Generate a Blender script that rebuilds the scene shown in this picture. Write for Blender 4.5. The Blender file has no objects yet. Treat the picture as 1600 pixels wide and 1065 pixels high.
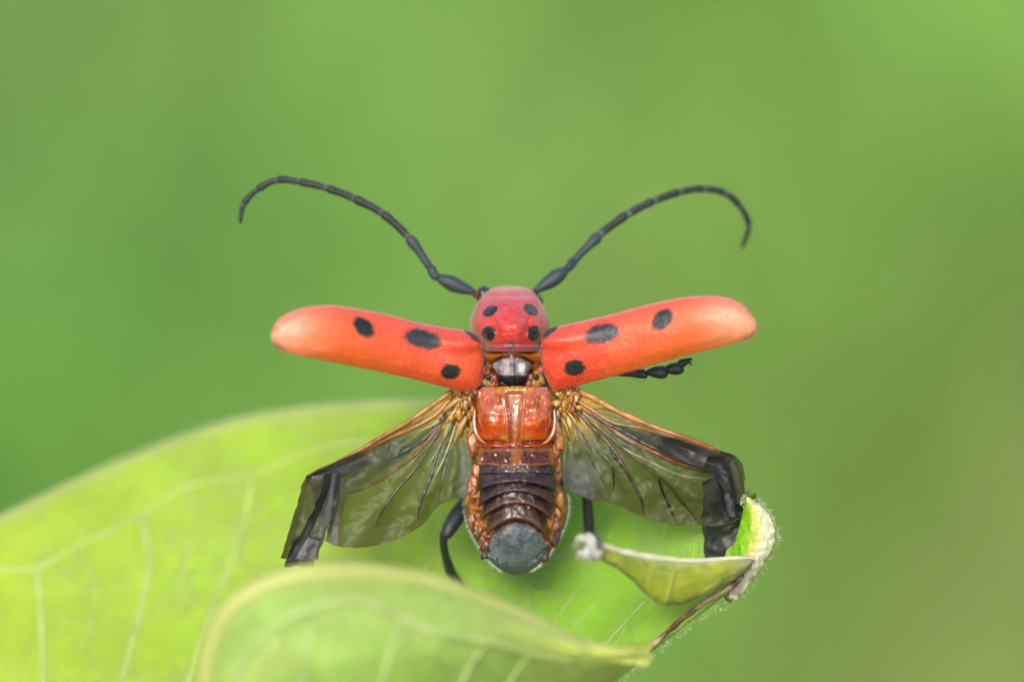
import bpy, math, random
import numpy as np
from mathutils import Vector, Matrix, noise

# ------------------------------------------------------------------ camera, sky, sun, exposure
# one Blender unit = 1 cm (macro scene).  The subject frame S: x to the right, y up the beetle's
# back, z out of its back; it is pitched so that z looks 25 degrees up from the horizontal.
R = math.radians
sc = bpy.context.scene
sc.unit_settings.scale_length = 0.01
H = 60.0            # height of the leaf above the meadow
PITCH = 25.0
DIST = 35.0
SROT = Matrix(((1, 0, 0),
               (0, math.sin(R(PITCH)), -math.cos(R(PITCH))),
               (0, math.cos(R(PITCH)), math.sin(R(PITCH)))))
ORIGIN = Vector((0, 0, H))

cam_d = bpy.data.cameras.new('camera')
cam = bpy.data.objects.new('camera', cam_d)
sc.collection.objects.link(cam)
cam.location = ORIGIN + SROT @ Vector((0, 0, DIST))
cam.rotation_euler = (R(90 - PITCH), 0, 0)
cam_d.sensor_width = 36
cam_d.lens = 299.25
cam_d.clip_start = 0.5
cam_d.clip_end = 50000
cam_d.dof.use_dof = True
cam_d.dof.focus_distance = DIST - 0.08
cam_d.dof.aperture_fstop = 0.215
sc.camera = cam

SUN_EL, SUN_AZ = 43.0, 192.0          # azimuth clockwise from +Y: behind the camera, a little left
world = bpy.data.worlds.new('World')
sc.world = world
world.use_nodes = True
wn = world.node_tree
wn.nodes.clear()
sky = wn.nodes.new('ShaderNodeTexSky')
sky.sky_type = 'NISHITA'
sky.sun_disc = False
sky.sun_elevation = R(SUN_EL)
sky.sun_rotation = R(SUN_AZ)
sky.air_density = 1.0
sky.dust_density = 4.0
sky.ozone_density = 0.6
bg = wn.nodes.new('ShaderNodeBackground')
bg.inputs['Strength'].default_value = 0.13
out = wn.nodes.new('ShaderNodeOutputWorld')
wn.links.new(sky.outputs[0], bg.inputs[0])
wn.links.new(bg.outputs[0], out.inputs[0])

sun_d = bpy.data.lights.new('sun', 'SUN')
sun_d.energy = 1.5
sun_d.angle = R(24)
sun_d.color = (1.0, 0.965, 0.9)
sun = bpy.data.objects.new('sun', sun_d)
sc.collection.objects.link(sun)
sd = Vector((math.sin(R(SUN_AZ)) * math.cos(R(SUN_EL)), math.cos(R(SUN_AZ)) * math.cos(R(SUN_EL)), math.sin(R(SUN_EL))))
sun.rotation_euler = sd.to_track_quat('Z', 'Y').to_euler()
sun.location = ORIGIN + sd * 60

vs = sc.view_settings
vs.view_transform = 'Standard'
vs.look = 'None'
vs.gamma = 1.0
vs.exposure = 1.45
vs.use_curve_mapping = False
sc.cycles.use_denoising = True
sc.cycles.use_adaptive_sampling = True
sc.cycles.adaptive_threshold = 0.03
sc.cycles.max_bounces = 7
sc.cycles.transparent_max_bounces = 24
sc.cycles.caustics_reflective = False
sc.cycles.caustics_refractive = False

random.seed(7)
rng = np.random.default_rng(7)

# ------------------------------------------------------------------ helpers
def lin(c):
    r = []
    for v in c[:3]:
        v /= 255.0
        r.append(v / 12.92 if v <= 0.04045 else ((v + 0.055) / 1.055) ** 2.4)
    return np.array(r)

def smooth(e0, e1, x):
    t = min(1.0, max(0.0, (x - e0) / (e1 - e0)))
    return t * t * (3 - 2 * t)

def mix(a, b, t):
    return a * (1 - t) + b * t

def ns(x, y, z=0.0):
    return noise.noise(Vector((x, y, z)))

def fbm(x, y, z=0.0, o=4):
    return noise.fractal(Vector((x, y, z)), 1.0, 2.0, o)

def P(px, py, z=0.0):
    f = (DIST - z) / DIST
    return Vector(((px - 800) / 380 * f, (532.5 - py) / 380 * f, z))

def PX(v):
    f = DIST / (DIST - v[2])
    return 800 + v[0] * 380 * f, 532.5 - v[1] * 380 * f

def crv(pts, n, closed=False):
    """Catmull-Rom through pts, resampled to n points by length."""
    p = [np.array(q, float) for q in pts]
    e = [2 * p[0] - p[1]] + p + [2 * p[-1] - p[-2]]
    dense = []
    for i in range(1, len(e) - 2):
        a, b, c, d = e[i - 1], e[i], e[i + 1], e[i + 2]
        for k in range(14):
            t = k / 14
            dense.append(0.5 * ((2 * b) + (c - a) * t + (2 * a - 5 * b + 4 * c - d) * t * t + (3 * b - a - 3 * c + d) * t ** 3))
    dense.append(p[-1])
    dense = np.array(dense)
    dd = np.linalg.norm(np.diff(dense[:, :2], axis=0), axis=1)
    s = np.concatenate([[0], np.cumsum(dd)])
    u = np.linspace(0, s[-1], n)
    return np.stack([np.interp(u, s, dense[:, k]) for k in range(dense.shape[1])], 1)

_dense = {}
def interp(tab, x, k):
    d = _dense.get(id(tab))
    if d is None:
        d = _dense[id(tab)] = crv(tab, 400)
    return float(np.interp(x, d[:, 0], d[:, k]))

class Thing:
    def __init__(self, name, label, cat, base, gain=1.0):
        self.base = Vector(base)
        self.gain = gain
        o = bpy.data.objects.new(name, None)
        sc.collection.objects.link(o)
        o.matrix_world = Matrix.Translation(ORIGIN + SROT @ self.base) @ SROT.to_4x4()
        o['label'] = label
        o['category'] = cat
        o.empty_display_size = 0.3
        self.o = o

def build(thing, name, verts, faces, mat, parent=None, cols=None, smooth_sh=True, solid=0.0, kind=None, label=None, offset=-1.0):
    me = bpy.data.meshes.new(name)
    b = thing.base
    gain = thing.gain
    if solid:      # shells: the outer face is the one that looks out of the beetle's back / up from the leaf
        nz = 0.0
        for f in faces:
            p, q, r = Vector(verts[f[0]]), Vector(verts[f[1]]), Vector(verts[f[2]])
            nz += (q - p).cross(r - p).z
        if nz < 0:
            faces = [tuple(reversed(f)) for f in faces]
    me.from_pydata([(v[0] - b[0], v[1] - b[1], v[2] - b[2]) for v in verts], [], faces)
    if cols is not None:
        at = me.color_attributes.new('Col', 'FLOAT_COLOR', 'POINT')
        arr = np.ones((len(verts), 4), np.float32)
        ca = np.array(cols, np.float32)
        arr[:, :ca.shape[1]] = ca
        arr[:, :3] *= gain
        at.data.foreach_set('color', arr.ravel())
    me.polygons.foreach_set('use_smooth', [smooth_sh] * len(me.polygons))
    me.materials.append(mat)
    me.update()
    o = bpy.data.objects.new(name, me)
    sc.collection.objects.link(o)
    o.parent = parent if parent is not None else thing.o
    if solid:
        m = o.modifiers.new('thickness', 'SOLIDIFY')
        m.thickness = solid
        m.offset = offset
    if kind:
        o['kind'] = kind
    if label:
        o['label'] = label
    return o

def grid(nu, nv, fn):
    vs_, fs = [], []
    for i in range(nu):
        for j in range(nv):
            vs_.append(fn(i / (nu - 1), j / (nv - 1), i, j))
    for i in range(nu - 1):
        for j in range(nv - 1):
            a = i * nv + j
            fs.append((a, a + nv, a + nv + 1, a + 1))
    return vs_, fs

def tube(pts, rad, n=10, flat=1.0, lump=0.0, lf=8.0, seed=0.0):
    """closed tube through S points with one radius each."""
    pts = [Vector(p) for p in pts]
    N = len(pts)
    tan = []
    for i in range(N):
        t = pts[min(i + 1, N - 1)] - pts[max(i - 1, 0)]
        tan.append(t.normalized())
    ref = Vector((0, 0, 1))
    nrm = (ref - tan[0] * ref.dot(tan[0])).normalized()
    vv, ff = [], []
    for i in range(N):
        nrm = (nrm - tan[i] * nrm.dot(tan[i])).normalized()
        bi = tan[i].cross(nrm)
        for k in range(n):
            a = 2 * math.pi * k / n
            d = nrm * math.sin(a) * flat + bi * math.cos(a)
            r = rad[i]
            if lump:
                q = (pts[i] + d * r) * lf
                r *= 1 + lump * fbm(q.x, q.y, q.z + seed, 3)
            vv.append(pts[i] + d * r)
    for i in range(N - 1):
        for k in range(n):
            a, b = i * n + k, i * n + (k + 1) % n
            ff.append((a, b, b + n, a + n))
    c0 = len(vv); vv.append(pts[0] - tan[0] * rad[0] * 0.3)
    c1 = len(vv); vv.append(pts[-1] + tan[-1] * rad[-1] * 0.3)
    for k in range(n):
        ff.append((c0, (k + 1) % n, k))
        ff.append((c1, (N - 1) * n + k, (N - 1) * n + (k + 1) % n))
    return vv, ff

def pts3(tab, n):
    """tab rows (px, py, z, radius px) -> n S points + radii in cm."""
    c = crv(tab, n)
    return [P(r[0], r[1], r[2]) for r in c], [max(0.002, r[3] / 380) for r in c]

def blob(c, r, seed, amp=0.35, seg=10, stretch=(1, 1, 1)):
    vv, ff = [], []
    rows = seg // 2 + 1
    for i in range(rows):
        th = math.pi * (i + 0.001) / (rows - 1 + 0.002)
        for k in range(seg):
            a = 2 * math.pi * k / seg
            d = Vector((math.sin(th) * math.cos(a) * stretch[0], math.sin(th) * math.sin(a) * stretch[1], math.cos(th) * stretch[2]))
            q = 1 + amp * ns(d.x * 1.6 + seed, d.y * 1.6 - seed, d.z * 1.6)
            vv.append(Vector(c) + d * r * q)
    for i in range(rows - 1):
        for k in range(seg):
            a, b = i * seg + k, i * seg + (k + 1) % seg
            ff.append((a, a + seg, b + seg, b))
    return vv, ff

class Acc:
    def __init__(self):
        self.v, self.f, self.c = [], [], []
    def add(self, vf, col=None):
        o = len(self.v)
        self.v += vf[0]
        self.f += [tuple(i + o for i in q) for q in vf[1]]
        if col is not None:
            self.c += [tuple(col)] * len(vf[0])

# ------------------------------------------------------------------ materials
def mat_new(name):
    m = bpy.data.materials.new(name)
    m.use_nodes = True
    nt = m.node_tree
    nt.nodes.clear()
    o = nt.nodes.new('ShaderNodeOutputMaterial')
    return m, nt, o

def node(nt, t, **kw):
    n = nt.nodes.new(t)
    for k, v in kw.items():
        setattr(n, k, v)
    return n

def setin(n, **kw):
    for k, v in kw.items():
        n.inputs[k.replace('_', ' ')].default_value = v

def surf(name, base=None, rough=0.5, spec=0.5, coat=0.0, coat_rough=0.15, sheen=0.0, sheen_tint=(1, 1, 1), sheen_rough=0.4,
         sss=0.0, sss_rad=(0.06, 0.02, 0.01), noise_scale=20.0, var=0.2, bump=0.0, bump_scale=60.0, bump_dist=0.01,
         trans=0.0, trans_tint=None, stretch=None, rough_var=0.0):
    """principled surface; colour from the vertex attribute (or base) broken up by noise, with noise relief."""
    m, nt, o = mat_new(name)
    L = nt.links.new
    tc = node(nt, 'ShaderNodeTexCoord')
    co = tc.outputs['Object']
    if base is None:
        a = node(nt, 'ShaderNodeAttribute', attribute_name='Col')
        colour = a.outputs['Color']
    else:
        rgb = node(nt, 'ShaderNodeRGB')
        rgb.outputs[0].default_value = (*base, 1)
        colour = rgb.outputs[0]
    n1 = node(nt, 'ShaderNodeTexNoise')
    setin(n1, Scale=noise_scale, Detail=5.0, Roughness=0.6)
    L(co, n1.inputs['Vector'])
    mr = node(nt, 'ShaderNodeMapRange')
    setin(mr, From_Min=0.25, From_Max=0.75, To_Min=1 - var, To_Max=1 + var)
    L(n1.outputs['Fac'], mr.inputs['Value'])
    mu = node(nt, 'ShaderNodeMix', data_type='RGBA', blend_type='MULTIPLY')
    mu.inputs['Factor'].default_value = 1.0
    L(colour, mu.inputs[6])
    L(mr.outputs[0], mu.inputs[7])
    colour = mu.outputs[2]
    p = node(nt, 'ShaderNodeBsdfPrincipled')
    L(colour, p.inputs['Base Color'])
    setin(p, Roughness=rough)
    p.inputs['Specular IOR Level'].default_value = spec
    p.inputs['Coat Weight'].default_value = coat
    p.inputs['Coat Roughness'].default_value = coat_rough
    p.inputs['Sheen Weight'].default_value = sheen
    p.inputs['Sheen Roughness'].default_value = sheen_rough
    p.inputs['Sheen Tint'].default_value = (*sheen_tint, 1)
    if rough_var:
        rv = node(nt, 'ShaderNodeMapRange')
        setin(rv, From_Min=0.3, From_Max=0.7, To_Min=rough - rough_var, To_Max=rough + rough_var)
        L(n1.outputs['Fac'], rv.inputs['Value'])
        L(rv.outputs[0], p.inputs['Roughness'])
    if sss:
        p.inputs['Subsurface Weight'].default_value = sss
        p.inputs['Subsurface Radius'].default_value = (1, sss_rad[1] / sss_rad[0], sss_rad[2] / sss_rad[0])
        p.inputs['Subsurface Scale'].default_value = sss_rad[0]
    if bump:
        n2 = node(nt, 'ShaderNodeTexNoise')
        setin(n2, Scale=bump_scale, Detail=4.0, Roughness=0.6)
        if stretch:
            mp = node(nt, 'ShaderNodeMapping')
            mp.inputs['Scale'].default_value = stretch
            L(co, mp.inputs['Vector'])
            L(mp.outputs[0], n2.inputs['Vector'])
        else:
            L(co, n2.inputs['Vector'])
        b = node(nt, 'ShaderNodeBump')
        setin(b, Strength=bump, Distance=bump_dist)
        L(n2.outputs['Fac'], b.inputs['Height'])
        L(b.outputs[0], p.inputs['Normal'])
        if coat:
            L(b.outputs[0], p.inputs['Coat Normal'])
    res = p.outputs[0]
    if trans:
        t = node(nt, 'ShaderNodeBsdfTranslucent')
        if trans_tint is not None:
            mt = node(nt, 'ShaderNodeMix', data_type='RGBA', blend_type='MULTIPLY')
            mt.inputs['Factor'].default_value = 1.0
            L(colour, mt.inputs[6])
            mt.inputs[7].default_value = (*trans_tint, 1)
            L(mt.outputs[2], t.inputs[0])
        else:
            L(colour, t.inputs[0])
        mx = node(nt, 'ShaderNodeMixShader')
        mx.inputs[0].default_value = trans
        L(res, mx.inputs[1])
        L(t.outputs[0], mx.inputs[2])
        res = mx.outputs[0]
    L(res, o.inputs[0])
    return m

def membrane(name, rough=0.25, tint=(0.62, 0.62, 0.5), bump_scale=26.0, bump=0.5):
    """thin wing skin: part see-through, colour and opacity from the vertex attribute."""
    m, nt, o = mat_new(name)
    L = nt.links.new
    tc = node(nt, 'ShaderNodeTexCoord')
    a = node(nt, 'ShaderNodeAttribute', attribute_name='Col')
    n1 = node(nt, 'ShaderNodeTexNoise')
    setin(n1, Scale=bump_scale, Detail=5.0, Roughness=0.6)
    L(tc.outputs['Object'], n1.inputs['Vector'])
    b = node(nt, 'ShaderNodeBump')
    setin(b, Strength=bump, Distance=0.03)
    L(n1.outputs['Fac'], b.inputs['Height'])
    p = node(nt, 'ShaderNodeBsdfPrincipled')
    L(a.outputs['Color'], p.inputs['Base Color'])
    setin(p, Roughness=rough)
    p.inputs['Specular IOR Level'].default_value = 0.3
    L(b.outputs[0], p.inputs['Normal'])
    t = node(nt, 'ShaderNodeBsdfTransparent')
    tm = node(nt, 'ShaderNodeMix', data_type='RGBA')
    tm.inputs[6].default_value = (1, 1, 1, 1)
    tm.inputs[7].default_value = (*tint, 1)
    ts = node(nt, 'ShaderNodeMath', operation='MULTIPLY', use_clamp=True)
    L(a.outputs['Alpha'], ts.inputs[0])
    ts.inputs[1].default_value = 2.4
    L(ts.outputs[0], tm.inputs['Factor'])
    L(tm.outputs[2], t.inputs[0])
    mv = node(nt, 'ShaderNodeMapRange')
    setin(mv, From_Min=0.3, From_Max=0.7, To_Min=-0.02, To_Max=0.02)
    L(n1.outputs['Fac'], mv.inputs['Value'])
    ad = node(nt, 'ShaderNodeMath', operation='ADD', use_clamp=True)
    L(a.outputs['Alpha'], ad.inputs[0])
    L(mv.outputs[0], ad.inputs[1])
    mx = node(nt, 'ShaderNodeMixShader')
    L(ad.outputs[0], mx.inputs[0])
    L(t.outputs[0], mx.inputs[1])
    L(p.outputs[0], mx.inputs[2])
    L(mx.outputs[0], o.inputs[0])
    return m

def leaf_mat(name, trans=0.4, rough=0.5, net=14.0):
    """leaf skin: attribute colour, mottled, with a fine pale vein network in colour and relief."""
    m, nt, o = mat_new(name)
    L = nt.links.new
    tc = node(nt, 'ShaderNodeTexCoord')
    co = tc.outputs['Object']
    a = node(nt, 'ShaderNodeAttribute', attribute_name='Col')
    n1 = node(nt, 'ShaderNodeTexNoise')
    setin(n1, Scale=3.2, Detail=7.0, Roughness=0.68)
    L(co, n1.inputs['Vector'])
    mr = node(nt, 'ShaderNodeMapRange')
    setin(mr, From_Min=0.3, From_Max=0.7, To_Min=0.84, To_Max=1.16)
    L(n1.outputs['Fac'], mr.inputs['Value'])
    mu = node(nt, 'ShaderNodeMix', data_type='RGBA', blend_type='MULTIPLY')
    mu.inputs['Factor'].default_value = 1.0
    L(a.outputs['Color'], mu.inputs[6])
    L(mr.outputs[0], mu.inputs[7])
    wob = node(nt, 'ShaderNodeMix', data_type='RGBA', blend_type='LINEAR_LIGHT')
    wob.inputs['Factor'].default_value = 0.06
    L(co, wob.inputs[6])
    L(n1.outputs['Color'], wob.inputs[7])
    fade = None
    masks = []
    for s_, w in ((net, 0.05), (net * 0.38, 0.03)):
        v = node(nt, 'ShaderNodeTexVoronoi', feature='DISTANCE_TO_EDGE')
        setin(v, Scale=s_)
        L(wob.outputs[2], v.inputs['Vector'])
        k = node(nt, 'ShaderNodeMapRange')
        setin(k, From_Min=0.0, From_Max=w * 1.6, To_Min=1.0, To_Max=0.0)
        L(v.outputs['Distance'], k.inputs['Value'])
        masks.append(k.outputs[0])
    mxm = node(nt, 'ShaderNodeMath', operation='MAXIMUM')
    L(masks[0], mxm.inputs[0])
    L(masks[1], mxm.inputs[1])
    n3 = node(nt, 'ShaderNodeTexNoise')
    setin(n3, Scale=3.0, Detail=3.0)
    L(co, n3.inputs['Vector'])
    k3 = node(nt, 'ShaderNodeMapRange')
    setin(k3, From_Min=0.38, From_Max=0.62, To_Min=0.08, To_Max=0.85)
    L(n3.outputs['Fac'], k3.inputs['Value'])
    mm = node(nt, 'ShaderNodeMath', operation='MULTIPLY')
    L(mxm.outputs[0], mm.inputs[0])
    L(k3.outputs[0], mm.inputs[1])
    pale = node(nt, 'ShaderNodeMix', data_type='RGBA')
    L(mm.outputs[0], pale.inputs['Factor'])
    L(mu.outputs[2], pale.inputs[6])
    pale.inputs[7].default_value = (0.26, 0.36, 0.09, 1)
    col = pale.outputs[2]
    b = node(nt, 'ShaderNodeBump')
    setin(b, Strength=0.5, Distance=0.02)
    L(mm.outputs[0], b.inputs['Height'])
    n4 = node(nt, 'ShaderNodeTexNoise')
    setin(n4, Scale=70.0, Detail=3.0)
    L(co, n4.inputs['Vector'])
    b2 = node(nt, 'ShaderNodeBump')
    setin(b2, Strength=0.25, Distance=0.006)
    L(n4.outputs['Fac'], b2.inputs['Height'])
    L(b.outputs[0], b2.inputs['Normal'])
    p = node(nt, 'ShaderNodeBsdfPrincipled')
    L(col, p.inputs['Base Color'])
    setin(p, Roughness=rough)
    p.inputs['Specular IOR Level'].default_value = 0.35
    p.inputs['Sheen Weight'].default_value = 0.15
    L(b2.outputs[0], p.inputs['Normal'])
    t = node(nt, 'ShaderNodeBsdfTranslucent')
    tm = node(nt, 'ShaderNodeMix', data_type='RGBA', blend_type='MULTIPLY')
    tm.inputs['Factor'].default_value = 1.0
    L(col, tm.inputs[6])
    tm.inputs[7].default_value = (1.25, 1.15, 0.5, 1)
    L(tm.outputs[2], t.inputs[0])
    mx = node(nt, 'ShaderNodeMixShader')
    mx.inputs[0].default_value = trans
    L(p.outputs[0], mx.inputs[1])
    L(t.outputs[0], mx.inputs[2])
    L(mx.outputs[0], o.inputs[0])
    return m

M_leaf = leaf_mat('milkweed_leaf_skin')
M_fold = leaf_mat('milkweed_leaf_underside', trans=0.45, rough=0.6, net=6.0)
M_vein = surf('leaf_vein_pale', base=(0.29, 0.38, 0.11), rough=0.55, var=0.3, noise_scale=5, trans=0.35)
M_uvein = surf('leaf_vein_underside', base=(0.27, 0.36, 0.12), rough=0.6, var=0.3, noise_scale=5, trans=0.35)
M_rim = surf('leaf_cut_tissue', rough=0.6, var=0.25, noise_scale=30, bump=0.3, bump_scale=70, bump_dist=0.006, trans=0.4)
M_hair = surf('pale_hair', base=(0.62, 0.66, 0.55), rough=0.6, var=0.05, trans=0.4)
M_ely = surf('elytron_lacquer_red', rough=0.46, spec=0.5, coat=0.14, coat_rough=0.28, sheen=0.14, sheen_tint=(1.0, 0.72, 0.72), sheen_rough=0.35,
             var=0.13, noise_scale=34, bump=0.6, bump_scale=65, bump_dist=0.006, trans=0.32, trans_tint=(1.3, 1.0, 0.6))
M_pro = surf('pronotum_red', rough=0.40, spec=0.35, coat=0.22, coat_rough=0.13, sheen=0.15, sheen_tint=(1.0, 0.75, 0.8), var=0.12, noise_scale=30,
             bump=0.35, bump_scale=60, bump_dist=0.006)
M_black = surf('black_chitin_bloomed', base=(0.008, 0.011, 0.012), rough=0.5, spec=0.35, sheen=0.05, sheen_tint=(0.55, 0.7, 0.85), var=0.35, noise_scale=40,
               bump=0.5, bump_scale=90, bump_dist=0.006)
M_joint = surf('antenna_joint_grey', base=(0.20, 0.25, 0.27), rough=0.55, var=0.3, noise_scale=50)
M_meta = surf('metanotum_wet_amber', rough=0.22, coat=0.6, coat_rough=0.08, var=0.22, noise_scale=16, bump=0.12, bump_scale=12, bump_dist=0.02,
              sss=0.3, sss_rad=(0.06, 0.02, 0.008))
M_terg = surf('tergite_brown', rough=0.33, coat=0.2, coat_rough=0.2, var=0.25, noise_scale=24, bump=0.5, bump_scale=45, bump_dist=0.01, rough_var=0.1)
M_soft = surf('soft_amber_membrane', rough=0.40, spec=0.35, coat=0.15, coat_rough=0.15, var=0.45, noise_scale=18, bump=0.22, bump_scale=16, bump_dist=0.04,
              sss=0.3, sss_rad=(0.08, 0.03, 0.01))
M_pyg = surf('pygidium_grey_down', rough=0.6, sheen=0.4, sheen_tint=(0.8, 0.9, 1.0), var=0.4, noise_scale=14, bump=0.8, bump_scale=60, bump_dist=0.012)
M_scut = surf('scutellum_grey', rough=0.5, spec=0.3, coat=0.08, coat_rough=0.2, var=0.35, noise_scale=22, bump=0.3, bump_scale=40, bump_dist=0.006)
M_wing = membrane('wing_membrane', rough=0.5, tint=(0.50, 0.49, 0.36), bump_scale=9, bump=0.12)
M_fold_wing = membrane('wing_membrane_folded', rough=0.48, tint=(0.3, 0.29, 0.25), bump_scale=7, bump=0.2)
M_wv = surf('wing_vein_dark', rough=0.4, spec=0.35, var=0.35, noise_scale=20)

# ------------------------------------------------------------------ the meadow far behind and below
def meadow_colour(x, y):
    # plants of different green in loose patches (deep, lush, yellowing, dry)
    ctl = [(-8.4, 115, (144, 174, 100)), (-4.5, 117, (138, 174, 92)), (-1.0, 112, (108, 174, 50)), (0, 116, (108, 174, 50)), (2.4, 116, (102, 167, 60)),
           (7.8, 116, (112, 150, 74)), (-5.6, 106, (136, 172, 92)), (-9, 101, (100, 155, 66)), (-9, 96, (84, 146, 56)),
           (-2.2, 109, (118, 174, 62)), (4.5, 106, (130, 174, 76)), (8.8, 106, (122, 168, 70)), (5.6, 98, (144, 172, 86)),
           (8.8, 98, (104, 156, 54)), (5.6, 91, (158, 170, 98)), (8.8, 91, (142, 168, 82)), (3.3, 90, (136, 168, 80)), (0, 100, (116, 172, 64)),
           (-4, 92, (110, 165, 60)), (9, 126, (106, 142, 70)), (5, 122, (110, 154, 68)), (-9, 126, (140, 170, 96)), (0, 126, (108, 172, 54))]
    c = np.array([(q[0], q[1] - 7) for q in ctl], float)
    v = np.array([lin(q[2]) for q in ctl])
    d2 = (c[:, 0][None] - x[:, None]) ** 2 * 1.2 + (c[:, 1][None] - y[:, None]) ** 2 * 0.5
    w = 1 / (d2 + 1.5) ** 2.2
    return (w @ v) / w.sum(1, keepdims=True)

MEADOW_GAIN = 0.85
def meadow():
    n1, n2 = 64000, 26000
    x = np.concatenate([rng.uniform(-40, 40, n1), rng.uniform(-320, 320, n2)])
    y = np.concatenate([rng.uniform(60, 165, n1), rng.uniform(-60, 700, n2)])
    n = n1 + n2
    ln = rng.uniform(9, 24, n)
    w = rng.uniform(0.35, 1.3, n) * np.where(np.arange(n) < n1, 1, 1.8)
    a = rng.uniform(0, 2 * math.pi, n)
    lean = rng.uniform(0.45, 1.15, n)
    dx, dy = np.cos(a), np.sin(a)
    b = rng.uniform(0, 2 * math.pi, n)
    sx, sy = np.cos(b), np.sin(b)
    z0 = 0.0
    def pt(t, side):
        out_ = ln * lean * t ** 1.6
        up = ln * np.sqrt(np.maximum(0.05, 1 - (lean * t) ** 2 * 0.8)) * t
        ww = w * (0.55, 1.0, 0.0)[0 if t == 0 else (1 if t < 0.9 else 2)] * side
        return np.stack([x + dx * out_ + sx * ww, y + dy * out_ + sy * ww, z0 + up], 1)
    V = np.stack([pt(0.0, -1), pt(0.0, 1), pt(0.5, 1), pt(0.5, -1), pt(1.0, 0)], 1).reshape(-1, 3)
    base = np.arange(n) * 5
    quads = np.stack([base, base + 1, base + 2, base + 3], 1)
    tris = np.stack([base + 3, base + 2, base + 4], 1)
    me = bpy.data.meshes.new('meadow_plants')
    loops = np.concatenate([quads.ravel(), tris.ravel()])
    me.vertices.add(n * 5)
    me.vertices.foreach_set('co', V.ravel())
    me.loops.add(len(loops))
    me.loops.foreach_set('vertex_index', loops.astype(np.int32))
    me.polygons.add(2 * n)
    st = np.concatenate([np.arange(n) * 4, n * 4 + np.arange(n) * 3]).astype(np.int32)
    me.polygons.foreach_set('loop_start', st)
    me.update(calc_edges=True)
    mid = V.reshape(n, 5, 3)[:, 2]
    col = meadow_colour(mid[:, 0], mid[:, 1]) * np.array((1.06, 0.98, 1.18)) * MEADOW_GAIN * rng.uniform(0.7, 1.3, n)[:, None]
    arr = np.ones((n, 5, 4), np.float32)
    arr[:, :, :3] = col[:, None, :]
    at = me.color_attributes.new('Col', 'FLOAT_COLOR', 'POINT')
    at.data.foreach_set('color', arr.ravel())
    me.materials.append(surf('meadow_green', rough=0.6, spec=0.3, var=0.2, noise_scale=0.3, trans=0.4))
    o = bpy.data.objects.new('meadow_plants', me)
    sc.collection.objects.link(o)
    o['kind'] = 'stuff'
    o['label'] = 'blurred green meadow plants far behind the beetle'
    o['category'] = 'meadow'
    # ground sheet to the horizon
    N = 81
    lin_ = np.linspace(-1, 1, N)
    gx = np.sign(lin_) * np.abs(lin_) ** 3 * 20000
    vv, ff = [], []
    for i in range(N):
        for j in range(N):
            r = math.hypot(gx[i], gx[j])
            vv.append((gx[i], gx[j], -1.0 - 0.6 * ns(gx[i] * 0.02, gx[j] * 0.02) + min(1, max(0, r - 1500) / 8000) * 250 * ns(gx[i] * 0.0002 + 3, gx[j] * 0.0002)))
    for i in range(N - 1):
        for j in range(N - 1):
            k = i * N + j
            ff.append((k, k + N, k + N + 1, k + 1))
    g = bpy.data.meshes.new('ground')
    g.from_pydata(vv, [], ff)
    g.polygons.foreach_set('use_smooth', [True] * len(g.polygons))
    g.materials.append(surf('meadow_ground', base=(0.14, 0.25, 0.05), rough=0.8, spec=0.2, var=0.35, noise_scale=0.05, bump=0.5, bump_scale=0.5, bump_dist=1.0))
    go = bpy.data.objects.new('ground', g)
    sc.collection.objects.link(go)
    go['kind'] = 'structure'
meadow()

# ------------------------------------------------------------------ the milkweed leaf
def leaf_z(px, py):
    x, y = (px - 800) / 380, (532.5 - py) / 380
    z = -0.45 + 0.88 * (-0.98 - y)
    z += 0.62 * smooth(0.15, 1.15, x)
    z -= 0.55 * smooth(-0.35, -1.7, x)
    z += 0.045 * math.sin(x * 3.1 + 0.6) + 0.03 * fbm(x * 1.3, y * 1.3, 4.0)
    z += 0.008 * fbm(px * 0.02, py * 0.02, 9.0, 2)
    return z

LEAF_GAIN = 0.56
leaf = Thing('milkweed_leaf', 'broad yellow-green milkweed leaf with pale veins and a chewed, curled-up edge under the beetle', 'leaf', P(-900, 1150, -1.6))
FAR = crv([(-760, 1130), (-450, 1010), (-200, 890), (0, 802), (150, 732), (300, 672), (430, 640), (560, 626), (700, 624), (830, 648), (960, 700), (1080, 748), (1140, 778), (1166, 796)], 150)
NEAR = crv([(-760, 1180), (-500, 1330), (-200, 1430), (200, 1470), (500, 1400), (720, 1260), (850, 1140), (940, 1066), (1020, 1006), (1090, 952), (1150, 905), (1178, 872)], 150)

def leaf_col(px, py):
    t = smooth(560, 860, px)
    c = mix(lin((178, 216, 58)), lin((160, 216, 56)) * 1.05, t)
    c = mix(c, lin((192, 214, 60)), 0.55 * smooth(300, -100, px))
    # far margin paler, right tip yellowing
    c = mix(c, lin((196, 208, 80)), 0.6 * smooth(1000, 1100, px) * smooth(880, 960, py))
    return c * LEAF_GAIN

def blade():
    cols = []
    def f(u, v, i, j):
        a, b = FAR[i], NEAR[i]
        px, py = a + (b - a) * v
        z = leaf_z(px, py)
        # the far margin rolls gently down
        z -= 0.02 * (1 - smooth(0, 0.03, v))
        c = leaf_col(px, py)
        c = mix(c, lin((214, 224, 140)) * LEAF_GAIN, 0.75 * (1 - smooth(0.0, 0.035, v)))
        cols.append(c)
        return P(px, py, z)
    v, fc = grid(150, 90, f)
    build(leaf, 'blade', v, fc, M_leaf, cols=cols, solid=0.03)
blade()

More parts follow.
